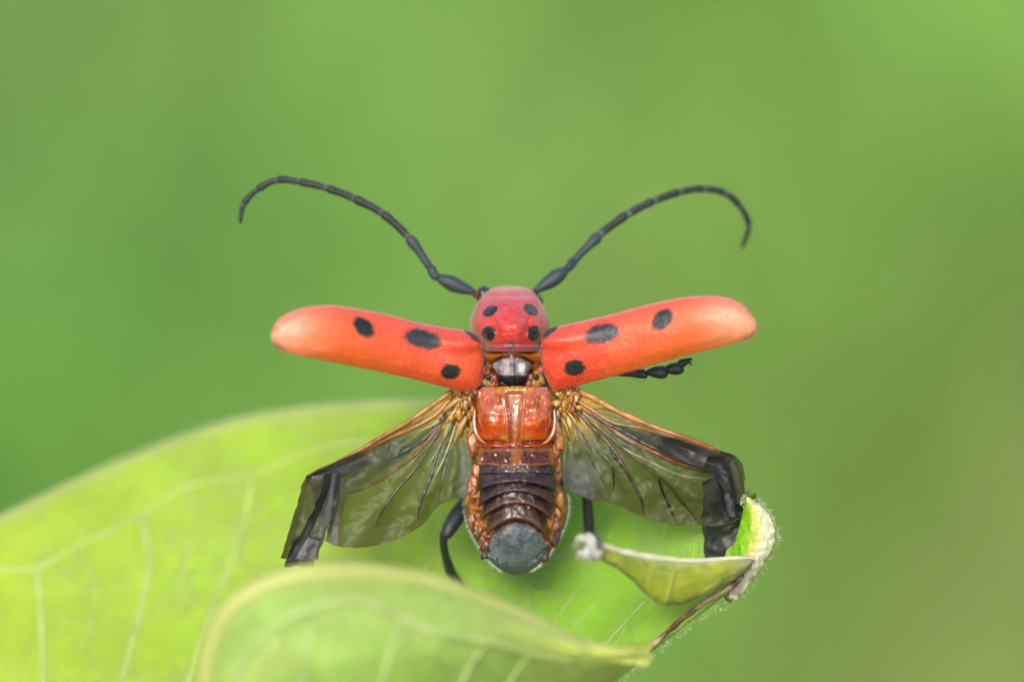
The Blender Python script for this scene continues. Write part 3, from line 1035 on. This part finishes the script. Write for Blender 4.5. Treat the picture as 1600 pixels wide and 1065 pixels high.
def side_lumps():
    for sgn in (-1, 1):
        a = Acc()
        for k, (dx, y, r, c, z) in enumerate([(37, 572, 8, (140, 70, 20), 0.02), (41, 584, 8, (186, 120, 50), 0.03), (43, 594, 9, (205, 160, 92), 0.03), (36, 600, 8, (190, 140, 70), 0.03), (30, 590, 9, (150, 62, 26), 0.02),
                                           (27, 600, 7, (160, 70, 30), 0.03), (45, 578, 6, (216, 110, 80), 0.04), (38, 588, 4.5, (60, 40, 26), 0.06), (46, 604, 8, (110, 56, 26), 0.0), (20, 607, 8, (120, 56, 22), 0.0)]):
            a.add(blob(P(800 + sgn * dx, y, z), r / 380, k * 2.3 + sgn, 0.5, 12, (1, 1.1, 0.8)), lin(c) * 0.7)
        build(beetle, 'elytron_hinge', a.v, a.f, M_soft, cols=a.c)
side_lumps()

# metanotum: wet amber-red plate with a pale median channel
def metanotum():
    cols = []
    def f(u, v, i, j):
        py = mix(604, 704, u)
        hw = float(np.interp(py, [604, 612, 630, 660, 690, 700, 704], [50, 60, 66, 66, 62, 56, 50]))
        cx = 804
        s = 2 * v - 1
        px = cx + hw * s
        ax = abs(px - cx)
        z = 0.05 + 0.10 * (1 - s * s) ** 0.8 * math.sin(math.pi * min(1, 0.08 + 0.88 * u)) ** 0.4
        z += 0.055 * math.exp(-((ax - 36) / 22) ** 2 - ((py - 655) / 34) ** 2)
        chw = np.interp(py, [612, 620, 650, 695], [13, 11, 7, 5])
        ch = smooth(chw + 5, chw - 2, ax) * smooth(608, 618, py) * smooth(698, 692, py)
        z -= 0.032 * ch
        z += 0.012 * math.exp(-((ax - chw - 5) / 3.2) ** 2) * smooth(612, 620, py)
        # uneven muscle humps on the front half
        z += 0.03 * math.exp(-((ax - 27) / 7) ** 2 - ((py - 627) / 9) ** 2)
        z -= 0.035 * math.exp(-((ax - 40) / 5) ** 2 - ((py - 628) / 8) ** 2)
        z += 0.022 * fbm(px * 0.06, py * 0.06, 2.0, 2) * smooth(672, 640, py) * smooth(10, 18, ax) + 0.0015 * fbm(px * .16, py * .16)
        z -= 0.05 * smooth(56, 66, ax)
        z -= 0.04 * math.exp(-((py - 693 + 0.06 * ax) / 2.5) ** 2) * smooth(8, 14, ax)
        c = mix(lin((232, 96, 20)), lin((218, 72, 14)), smooth(-.3, .3, fbm(px * .04, py * .04, 3)))
        c = mix(c, lin((226, 140, 96)), 0.65 * smooth(662, 640, py + 10 * ns(px * .08, py * .08)) * smooth(62, 50, ax))  # pale sky reflections painted over the front humps
        c = mix(c, lin((222, 160, 60)), 0.9 * smooth(619, 611, py + 3 * ns(px * .15, 3)) * smooth(30, 20, ax))
        c = mix(c, lin((214, 138, 92)), 0.95 * ch)
        c = mix(c, lin((214, 130, 84)), 0.5 * math.exp(-((ax - chw - 5) / 3) ** 2))
        c = mix(c, lin((224, 150, 60)), 0.8 * math.exp(-((ax - 18) / 8) ** 2 - ((py - 684) / 7) ** 2))
        c = mix(c, lin((168, 70, 16)), 0.7 * smooth(690, 698, py))
        c = mix(c, lin((178, 100, 34)), 0.8 * smooth(55, 62, ax))
        cols.append(c * 0.74)
        return P(px, py, z)
    v, fc = grid(130, 260, f)
    build(beetle, 'metanotum', v, fc, M_meta, cols=cols, solid=0.03)
    # pale curved struts at its flanks
    for sgn in (-1, 1):
        vv, ff = tube(*pts3([(804 + sgn * 62, 640, 0.09, 2.0), (804 + sgn * 63, 660, 0.10, 3.4), (804 + sgn * 60, 676, 0.11, 3.4), (804 + sgn * 52, 688, 0.11, 2.6), (804 + sgn * 44, 693, 0.11, 1.4)], 30), 8)
        build(beetle, 'flank_strut', vv, ff, M_meta, cols=[tuple(lin((214, 140, 96)) * .7)] * len(vv))
metanotum()

# abdominal plates; each arches over the back and its rear edge overlaps the next one
def tergite(name, top_mid, bot_mid, sag_top, sag_bot, hw_top, hw_bot, z0, z1, colf, mat, bulge=0.10, nu=26, nv=80, cx=807, ripple=0.004, tail=1.0):
    cols = []
    def f(u, v, i, j):
        s = 2 * v - 1
        hw = mix(hw_top, hw_bot, u ** tail)
        px = cx + hw * s
        py = mix(top_mid + sag_top * s * s, bot_mid + sag_bot * s * s, u)
        py += 0.8 * ns(px * 0.12, top_mid)
        z = mix(z0, z1, u) + bulge * math.sqrt(max(0, 1 - s * s * 0.97)) - bulge * 0.4
        z -= 0.028 * smooth(0.86, 1.0, u)
        z += ripple * fbm(px * .1, py * .1, top_mid)
        cols.append(colf(u, s, px, py))
        return P(px, py, z)
    v, fc = grid(nu, nv, f)
    return build(beetle, name, v, fc, mat, cols=cols, solid=0.012)

def brown(dark=(50, 32, 32), seam=None, orange=0.0):
    def cf(u, s, px, py):
        c = mix(lin(dark), lin((80, 50, 42)), smooth(-.3, .4, fbm(px * .05, py * .08, 1)))
        if seam is not None:
            c = mix(c, lin(seam), 0.85 * smooth(0.60, 0.9, u + 0.12 * ns(px * .12, py * .1)) * (0.7 + .3 * ns(px * .2, 2)))
        return c * 0.75
    return cf

def first_terg(u, s, px, py):
    c = mix(lin((84, 44, 14)), lin((188, 110, 32)), smooth(0.20, 0.03, abs(s)) * 0.9)
    c = mix(c, lin((190, 108, 30)), smooth(0.80, 1.0, abs(s)))
    c = mix(c, lin((176, 88, 22)), 0.9 * smooth(0.76, 0.95, u + 0.1 * ns(px * .1, 4)))
    c = mix(c, lin((170, 110, 70)), 0.6 * smooth(0.3, 0.05, u))  # light reflection along the front edge, painted in
    return c * 0.72
def pyg(u, s, px, py):
    l = fbm(px * .06, py * .06, 6)
    c = mix(lin((88, 104, 118)), lin((122, 140, 150)), smooth(-.3, .4, l))
    c = mix(c, lin((56, 66, 74)), 0.6 * smooth(0.55, 0.95, abs(s)))
    c = mix(c, lin((60, 74, 82)), 0.6 * smooth(.05, .4, fbm(px * .05, py * .05, 12)))
    c = mix(c, lin((188, 176, 156)), 0.55 * max(spot(px, py, 792, 826, 9, 6, 35, jag=.3), spot(px, py, 828, 824, 10, 6, -35, jag=.3)))
    c = mix(c, lin((70, 44, 44)), 0.9 * smooth(0.30, 0.05, u) * smooth(0.45, 0.75, abs(s)))
    c = mix(c, lin((66, 46, 44)), 0.8 * smooth(0.16, 0.0, u + 0.08 * ns(px * .12, py * .12)))
    c = mix(c, lin((60, 72, 80)), 0.6 * spot(px, py, 806, 888, 14, 9, 0, jag=.3, soft=.5))  # shading painted in as a darker tip
    return c * 0.62
# pygidium first in depth, then forward
def pygidium():
    cols = []
    a = crv([(764, 856), (770, 840), (782, 824), (807, 813), (832, 822), (846, 838), (855, 852)], 90)
    b = crv([(766, 860), (776, 878), (790, 891), (807, 896.5), (824, 891), (840, 876), (852, 858)], 90)
    def f(u, v, i, j):
        px, py = a[i] + (b[i] - a[i]) * v
        s = 2 * u - 1
        z = 0.082 + 0.10 * (1 - s * s) ** 0.8 * math.sin(math.pi * min(1, 0.35 + 0.62 * v)) ** 0.8 - 0.15 * v ** 2.4
        z += 0.010 * fbm(px * .07, py * .07, 3)
        cols.append(pyg(v, s, px, py))
        return P(px, py, z)
    v, fc = grid(90, 50, f)
    build(beetle, 'pygidium', v, fc, M_pyg, cols=cols, solid=0.015)
pygidium()
tergite('tergite', 779, 812, 18, 25, 46, 47, 0.155, 0.185, brown((66, 40, 36), (134, 82, 50)), M_terg, 0.10)
tergite('tergite', 760, 787, 16, 26, 52, 55, 0.165, 0.200, brown((52, 33, 33), (132, 76, 40)), M_terg, 0.10)
tergite('tergite', 745, 768, 14, 25, 57, 60, 0.172, 0.212, brown((52, 32, 28), (84, 62, 58)), M_terg, 0.10)
tergite('tergite', 732, 753, 9, 16, 59, 63, 0.178, 0.220, brown((46, 30, 29), (70, 54, 58)), M_terg, 0.10)
tergite('tergite', 722, 739, 3, 2, 58, 59, 0.178, 0.205, brown((26, 18, 20)), surf('tergite_black_gloss', rough=0.16, coat=0.7, coat_rough=0.06, var=0.2, noise_scale=20, bump=0.5, bump_scale=22, bump_dist=0.012), 0.09)
tergite('tergite', 700, 730, -1, -3, 58, 62, 0.125, 0.205, first_terg, M_meta, 0.09, cx=806, ripple=0.012)

def pleura():
    for sgn in (-1, 1):
        a = Acc()
        random.seed(11 + sgn)
        for k in range(18):
            py = random.uniform(622, 862)
            base = float(np.interp(py, [620, 690, 700, 740, 770, 800, 830, 862], [66, 66, 60, 61, 66, 64, 54, 40]))
            outw = float(np.interp(py, [620, 690, 700, 740, 770, 800, 830, 862], [75, 74, 70, 70, 79, 78, 68, 50]))
            dx = random.uniform(base, outw)
            r = random.uniform(5, 11)
            c = random.choice([(214, 128, 26), (186, 98, 18), (150, 70, 16), (222, 150, 46), (108, 52, 20)])
            if py > 815:
                c = random.choice([(112, 54, 24), (138, 72, 30), (88, 46, 26)])
            zt = interp(BODY, py, 3)
            a.add(blob(P(807 + sgn * dx - sgn * 2, py, zt - 0.045 + 0.02 * random.random() + (0.03 if py < 705 else 0)), r / 380, k * 1.7, 0.5, 16, (0.9, 1.9, 0.28)), lin(c) * 0.68)
            build(beetle, 'flank_fold', a.v, a.f, M_soft, cols=a.c)
            a = Acc()
        sp = []
        for k in range(420):
            py = random.uniform(770, 892)
            hw = interp(BODY, py, 1)
            d = Vector((sgn, -0.35 - (py - 770) / 260, random.gauss(.1, .3))) + Vector((random.gauss(0, .25), random.gauss(0, .25), 0))
            sp.append((P(807 + sgn * (hw - 1.5), py, interp(BODY, py, 3) * 0.35 + interp(BODY, py, 4) * 0.65 + random.uniform(0, 0.09)), d, random.uniform(3, 7) / 380, 0.0009))
        fuzz(beetle, 'fringe_hair', sp)
pleura()

# hind wings
def wing(L, T, root, zf, colf, veins, panels, side):
    n, m = 130, 80
    l, t = crv(L, n), crv(T, n)
    cols = []
    def pz(px, py):
        dx, dy = px - root[0], py - root[1]
        r = math.hypot(dx, dy) / 100
        a = math.atan2(dy, dx * side)
        w = 0.007 * r * math.sin(a * 22 + 1.2 * ns(px * .02, py * .02)) * smooth(0.1, 0.6, r)
        w += 0.012 * fbm(px * .03, py * .03, side) + 0.005 * fbm(px * .09, py * .09, 3)
        return zf(px, py) + w
    def f(u, v, i, j):
        px, py = l[i] + (t[i] - l[i]) * v
        cols.append(colf(u, v, px, py, root))
        return P(px, py, pz(px, py))
    v, fc = grid(n, m, f)
    w = build(beetle, 'hind_wing', v, fc, M_wing, cols=cols)
    for tab, r0, r1, c0, c1, nm in veins:
        cc = crv(tab, 44)
        k = len(cc)
        pts = [P(q[0], q[1], pz(q[0], q[1]) + 0.004) for q in cc]
        rad = [mix(r0, r1, i / (k - 1)) * (1 + .3 * ns(i * .22, r0 * 3)) * (0.25 + 0.75 * smooth(1.0, 0.8, i / (k - 1))) / 380 for i in range(k)]
        vv, ff = tube(pts, rad, 8, flat=0.45)
        cl = [mix(lin(c0), lin(c1), min(1, (q // 8) / (k - 1))) * 0.62 for q in range(len(vv))]
        build(beetle, nm, vv, ff, M_wv, cols=cl, parent=w)
    for (A, B, dz, ca, cb, al, seed) in panels:
        a_, b_ = crv(A, 46), crv(B, 46)
        pc = []
        def g(u, v, i, j):
            px, py = a_[i] + (b_[i] - a_[i]) * v
            px += 3.0 * ns(px * .06, py * .06, seed); py += 4.0 * ns(px * .07, py * .05, seed + 3) * smooth(0.5, 1, u)
            sg = 1 if seed % 2 else -1
            cr = 1.5 * abs(v - 0.38 + 0.25 * sg * (u - 0.5)) + 1.1 * abs(u - 0.55 - 0.4 * (v - 0.5) * sg) + 0.7 * abs(v - 0.75 - 0.3 * sg * (u - 0.4))
            z = zf(px, py) + dz + 0.035 * cr + 0.008 * fbm(px * .05, py * .05, seed, 2)
            st = fbm(v * 2.6 + 0.7 * ns(u * 2, seed), u * 1.5, seed + 9, 2)
            fade = smooth(0.0, 0.55, u) if seed in (1.0, 11.0, 14.0) else 1.0
            fade *= (0.8 + 0.2 * smooth(0, 0.1, v)) * (0.8 + 0.2 * smooth(1, 0.9, v))
            fade *= 1 - 0.25 * smooth(0, .5, fbm(v * 3, u * 2, seed + 2, 2))
            pc.append((*(mix(lin(ca), lin(cb), smooth(-.15, .45, st)) * 0.8), al * fade))
            return P(px, py, z)
        v, fc = grid(46, 30, g)
        build(beetle, 'folded_tip', v, fc, M_fold_wing, cols=pc, parent=w)
    return w

def wing_col(side):
    def cf(u, v, px, py, root):
        r = math.hypot(px - root[0], py - root[1])
        an = math.atan2(py - root[1], (px - root[0]) * side)
        k = fbm(an * 7, r * 0.006, 2 + side, 3)
        c = mix(lin((102, 104, 58)), lin((146, 152, 112)), smooth(0.0, .6, k) * smooth(190, 60, r))
        al = 0.50 + 0.10 * smooth(0.0, .5, k)
        # dark leading field
        d = smooth(0.42, 0.26, v) * smooth(0.28, 0.5, u)
        c = mix(c, lin((62, 58, 60)), d)
        al = mix(al, 0.74, d)
        # amber root
        a = smooth(75, 20, r)
        c = mix(c, lin((206, 158, 66)), a)
        al = mix(al, 0.85, a)
        le = smooth(0.10, 0.0, v) * smooth(0.85, 0.6, u)
        c = mix(c, lin((196, 118, 44)), le)
        al = mix(al, 0.9, le)
        # milky jugal lobe by the body
        jug = smooth(0.5, 0.25, u) * smooth(0.80, 0.97, v)
        jc = spot(px, py, 905 if side > 0 else 727, 752 if side > 0 else 745, 34 if side > 0 else 12, 30 if side > 0 else 40, 0, jag=.3, soft=.5)
        c = mix(c, lin((150, 150, 156)), 0.75 * jc)
        al = mix(al, 0.56, jc)
        return (*(c * 0.8), al)
    return cf

OR, BR, DK, GR, PL = (176, 98, 34), (132, 76, 34), (44, 35, 28), (96, 96, 100), (170, 174, 160)
wing([(893, 604), (930, 621), (967, 641), (1021, 664), (1074, 683), (1124, 703), (1146, 712)],
     [(883, 640), (876, 700), (879, 752), (893, 767), (924, 781), (949, 783), (981, 798), (1020, 812), (1060, 821), (1099, 819)],
     (890, 632), lambda px, py: 0.0 + 0.05 * math.sin((px - 880) / 260 * 3.1) - 0.10 * smooth(700, 830, py) + 0.02, wing_col(1),
     [([(893, 606), (930, 623), (967, 643), (1021, 666), (1074, 685), (1120, 703), (1146, 713)], 4.5, 3.6, (226, 164, 70), (150, 82, 44), 'costa'),
      ([(897, 622), (925, 640), (958, 660), (1000, 668), (1040, 682), (1070, 692)], 3.0, 1.5, (214, 150, 60), (120, 66, 34), 'vein'),
      ([(900, 632), (925, 647), (973, 681), (1018, 704), (1063, 724), (1119, 740)], 3.2, 3.6, OR, (112, 70, 30), 'vein'),
      ([(925, 645), (948, 661), (975, 674), (1010, 694), (1050, 712)], 3.2, 2.0, (92, 84, 92), DK, 'vein'),
      ([(900, 640), (934, 676), (955, 697), (973, 726), (995, 765), (1004, 787), (1005, 802)], 3.0, 2.6, (120, 84, 40), DK, 'vein'),
      ([(955, 697), (960, 712), (975, 732)], 3.4, 1.5, DK, DK, 'vein'),
      ([(900, 665), (912, 680), (937, 706), (955, 724), (959, 748), (958, 766)], 1.4, 2.0, (120, 116, 110), DK, 'vein'),
      ([(900, 640), (930, 664), (986, 709), (1018, 735), (1045, 758), (1067, 785), (1094, 818)], 2.0, 2.5, (120, 96, 56), DK, 'vein'),
      ([(1029, 748), (1036, 770), (1047, 793), (1054, 815)], 2.2, 2.0, DK, DK, 'vein'),
      ([(897, 660), (908, 690), (921, 714), (946, 758)], 0.9, 0.9, (110, 116, 90), DK, 'vein'),
      ([(905, 636), (945, 676), (975, 700), (1030, 728), (1063, 742), (1098, 748), (1126, 758)], 1.3, 2.0, (176, 164, 110), (150, 152, 134), 'vein'),
      ([(905, 630), (950, 668), (1000, 698), (1050, 722), (1100, 738)], 1.2, 1.2, (180, 150, 84), (130, 130, 84), 'vein'),
      ],
     [([(1000, 668), (1060, 686), (1110, 704), (1140, 716)], [(1010, 692), (1055, 714), (1100, 733), (1136, 752)], 0.012, (62, 57, 58), (108, 106, 110), 0.84, 1.0),
      ([(1128, 704), (1146, 711), (1160, 724), (1164, 752), (1161, 790)], [(1120, 712), (1130, 726), (1140, 745), (1146, 768), (1148, 794)], -0.02, (96, 94, 84), (120, 116, 100), 0.6, 2.0),
      ([(1108, 712), (1132, 716), (1144, 740), (1150, 775), (1152, 806)], [(1098, 730), (1114, 744), (1124, 762), (1132, 785), (1138, 808)], 0.035, (46, 44, 50), (96, 96, 104), 0.92, 3.0),
      ([(1098, 752), (1116, 746), (1136, 756), (1148, 782), (1172, 798)], [(1098, 822), (1112, 820), (1130, 818), (1148, 812), (1160, 808)], 0.02, (42, 38, 35), (84, 80, 78), 0.9, 4.0),
      ([(1098, 817), (1115, 822), (1135, 818), (1157, 808)], [(1101, 872), (1118, 874), (1136, 872), (1150, 862)], 0.0, (50, 50, 52), (92, 90, 88), 0.9, 5.0)], 1)
wing([(707, 609), (676, 631), (643, 654), (600, 679), (564, 701), (526, 720), (500, 731), (478, 743)],
     [(733, 640), (735, 690), (736, 735), (729, 771), (707, 781), (685, 790), (659, 820), (618, 843), (580, 853), (545, 855), (519, 851)],
     (716, 632), lambda px, py: 0.02 + 0.12 * smooth(680, 480, px) - 0.06 * smooth(740, 840, py), wing_col(-1),
     [([(707, 610), (676, 632), (643, 655), (600, 680), (564, 702), (520, 723)], 4.0, 3.0, (226, 164, 70), (146, 84, 40), 'costa'),
      ([(705, 622), (680, 648), (645, 668), (610, 683), (564, 705), (505, 734)], 4.0, 2.4, (220, 150, 56), (112, 66, 36), 'vein'),
      ([(702, 640), (691, 660), (650, 709), (612, 737), (573, 760), (538, 773)], 2.4, 1.8, (150, 98, 44), (100, 58, 28), 'vein'),
      ([(697, 646), (672, 678), (640, 700), (600, 722)], 3.4, 2.4, (84, 78, 84), (74, 72, 78), 'vein'),
      ([(690, 668), (650, 730), (624, 760), (599, 795), (586, 824)], 1.6, 2.0, (96, 86, 66), (66, 60, 46), 'vein'),
      ([(710, 660), (686, 701), (675, 740), (657, 785), (653, 812)], 2.0, 2.4, (96, 86, 76), (78, 76, 70), 'vein'),
      ([(718, 664), (702, 710), (688, 760), (684, 785)], 1.4, 1.6, (128, 118, 96), (96, 92, 84), 'vein'),
      ([(709, 632), (700, 646), (676, 664), (652, 674)], 2.2, 1.2, (226, 190, 96), (190, 190, 130), 'vein'),
      ([(712, 642), (690, 690), (668, 730)], 1.3, 1.3, (206, 196, 140), (176, 186, 150), 'vein'),
      ([(716, 650), (700, 700), (680, 745)], 1.3, 1.6, (206, 200, 160), (186, 196, 170), 'vein'),
      ],
     [([(580, 696), (550, 710), (515, 727), (480, 744)], [(590, 716), (565, 730), (535, 744), (500, 748)], 0.012, (70, 66, 68), (106, 104, 106), 0.84, 11.0),
      ([(478, 743), (468, 772), (453, 823), (439, 872)], [(512, 742), (502, 780), (480, 830), (458, 876)], 0.03, (86, 82, 66), (112, 108, 84), 0.66, 12.0),
      ([(508, 740), (498, 775), (474, 828), (448, 876)], [(532, 738), (526, 780), (510, 830), (496, 872)], 0.06, (50, 46, 44), (98, 98, 102), 0.9, 13.0),
      ([(462, 826), (456, 850), (444, 884)], [(500, 832), (498, 850), (490, 884)], 0.05, (34, 28, 24), (60, 54, 50), 0.92, 14.0),
      ([(526, 745), (520, 790), (510, 845)], [(542, 752), (536, 800), (526, 850)], 0.03, (150, 146, 130), (176, 174, 160), 0.45, 15.0)], -1)

def wing_hinge():
    for sgn in (-1, 1):
        a = Acc()
        random.seed(5 + sgn)
        cx = 804 + sgn * 86
        for k in range(44):
            x = cx + random.gauss(-4 * sgn, 9)
            y = 628 + random.gauss(0, 14)
            y = min(max(y, 606), 662)
            if abs(x - 804) < 62:
                x = 804 + sgn * random.uniform(64, 76)
            c = random.choice([(226, 164, 56), (206, 138, 40), (222, 178, 92), (190, 112, 34), (150, 84, 28), (216, 150, 50)])
            a.add(blob(P(x, y, 0.03 + 0.05 * random.random()), random.uniform(2.5, 7) / 380, k * 1.3, 0.6, 14, (random.uniform(.5, 1.2), random.uniform(.7, 2.0), .5)), lin(c) * 0.72)
        for k in range(16):    # fibres fanning into the wing root
            y0 = random.uniform(612, 655)
            t = (y0 - 612) / 43
            x0 = 804 + sgn * random.uniform(70, 84)
            ang = mix(R(30), R(75), t)
            ln = random.uniform(22, 46)
            x1, y1 = x0 + sgn * math.cos(ang) * ln, y0 + math.sin(ang) * ln
            c = random.choice([(226, 176, 80), (196, 130, 50), (232, 208, 150), (140, 90, 40)])
            a.add(tube(*pts3([(x0, y0, 0.05, 2.2), ((x0 + x1) / 2, (y0 + y1) / 2 - 2, 0.06, 1.9), (x1, y1, 0.03, 0.8)], 10), 6), lin(c) * 0.75)
        build(beetle, 'wing_hinge', a.v, a.f, M_soft, cols=a.c)
wing_hinge()

# legs
def leg(parts, claws=None):
    root = None
    for nm, tab, n, lump in parts:
        vv, ff = tube(*pts3(tab, n), 12, lump=lump, lf=16)
        o = build(beetle, 'leg' if root is None else nm, vv, ff, M_black, parent=root)
        root = root or o
    for tab in claws or []:
        vv, ff = tube(*pts3(tab, 12), 8)
        build(beetle, 'claw', vv, ff, M_black, parent=root)
zl = leaf_z
leg([('femur', [(760, 760, -0.26, 10), (738, 776, -0.22, 12.5), (718, 800, -0.16, 13.5), (703, 824, -0.12, 12), (696, 838, -0.11, 8.5)], 26, 0.06),
     ('tibia', [(694, 832, -0.11, 7), (693, 850, -0.16, 6.2), (697, 872, -0.24, 7.2), (704, 892, -0.34, 8.6), (711, 906, -0.42, 8.8)], 26, 0.08),
     ('tarsus', [(711, 904, -0.42, 7), (722, 925, zl(722, 925) + 0.02, 8), (735, 950, zl(735, 950) + 0.02, 8), (742, 962, zl(742, 962) + 0.02, 4)], 20, 0.2)])
leg([('femur', [(855, 740, -0.28, 10), (880, 745, -0.24, 12), (902, 755, -0.22, 12), (917, 766, -0.22, 10)], 20, 0.06),
     ('tibia', [(916, 762, -0.22, 7.5), (918, 790, -0.24, 8), (920, 815, -0.27, 8.6), (922, 840, -0.31, 8)], 22, 0.08),
     ('tarsus', [(922, 838, -0.31, 8), (940, 858, zl(940, 858) + 0.03, 8), (968, 872, zl(968, 872) + 0.02, 6)], 18, 0.2)])
# raised right foreleg: only its foot shows under the wing case
leg([('femur', [(830, 545, -0.36, 12), (870, 560, -0.22, 14), (905, 572, -0.14, 13), (930, 577, -0.10, 9)], 24, 0.06),
     ('tibia', [(928, 576, -0.10, 7), (955, 580, -0.06, 7), (980, 582, -0.03, 6), (1004, 584, -0.02, 7.5)], 24, 0.08),
     ('tarsomere', [(992, 583, -0.02, 4), (1000, 583, -0.02, 7), (1008, 584, -0.02, 7.5), (1011, 583, -0.02, 4)], 12, 0.1),
     ('tarsomere', [(1010, 582, 0.0, 3.5), (1022, 581, 0.0, 8.5), (1036, 581, 0.0, 10.5), (1043, 580, 0.0, 6)], 14, 0.1),
     ('tarsomere', [(1038, 577, 0.0, 4), (1048, 576, 0.0, 8.5), (1060, 576, 0.0, 9.5), (1067, 574, 0.0, 6)], 14, 0.1),
     ('tarsomere', [(1058, 571, 0.01, 3.5), (1066, 567, 0.01, 6.5), (1073, 564, 0.01, 5), (1077, 562, 0.01, 3)], 12, 0.06)],
    [[(1074, 562, 0.01, 2.2), (1079, 560.5, 0.02, 2.0), (1082, 563.5, 0.02, 1.0)], [(1074, 563, 0.0, 2.2), (1078, 566, 0.0, 2.0), (1080, 570.5, 0.0, 1.0)]])
# the hidden legs that hold the body up
leg([('femur', [(780, 650, -0.42, 11), (768, 675, -0.50, 12), (760, 700, -0.58, 10)], 18, 0.06),
     ('tibia', [(760, 698, -0.58, 7), (757, 720, -0.64, 7), (754, 742, zl(754, 742) + 0.05, 8)], 16, 0.08),
     ('tarsus', [(754, 740, zl(754, 740) + 0.05, 7), (750, 755, zl(750, 755) + 0.02, 8), (746, 772, zl(746, 772) + 0.02, 5)], 14, 0.2)])
leg([('femur', [(828, 650, -0.42, 11), (840, 675, -0.50, 12), (850, 700, -0.58, 10)], 18, 0.06),
     ('tibia', [(850, 698, -0.58, 7), (854, 720, -0.62, 7), (858, 742, zl(858, 742) + 0.05, 8)], 16, 0.08),
     ('tarsus', [(858, 740, zl(858, 740) + 0.05, 7), (862, 755, zl(862, 755) + 0.02, 8), (866, 772, zl(866, 772) + 0.02, 5)], 14, 0.2)])
leg([('femur', [(770, 545, -0.38, 11), (730, 555, -0.34, 12), (690, 562, -0.30, 10)], 18, 0.06),
     ('tibia', [(692, 561, -0.30, 7), (670, 560, -0.26, 7), (645, 556, -0.22, 7)], 16, 0.08),
     ('tarsus', [(645, 556, -0.22, 7), (625, 552, -0.20, 8), (605, 546, -0.18, 5)], 14, 0.2)])
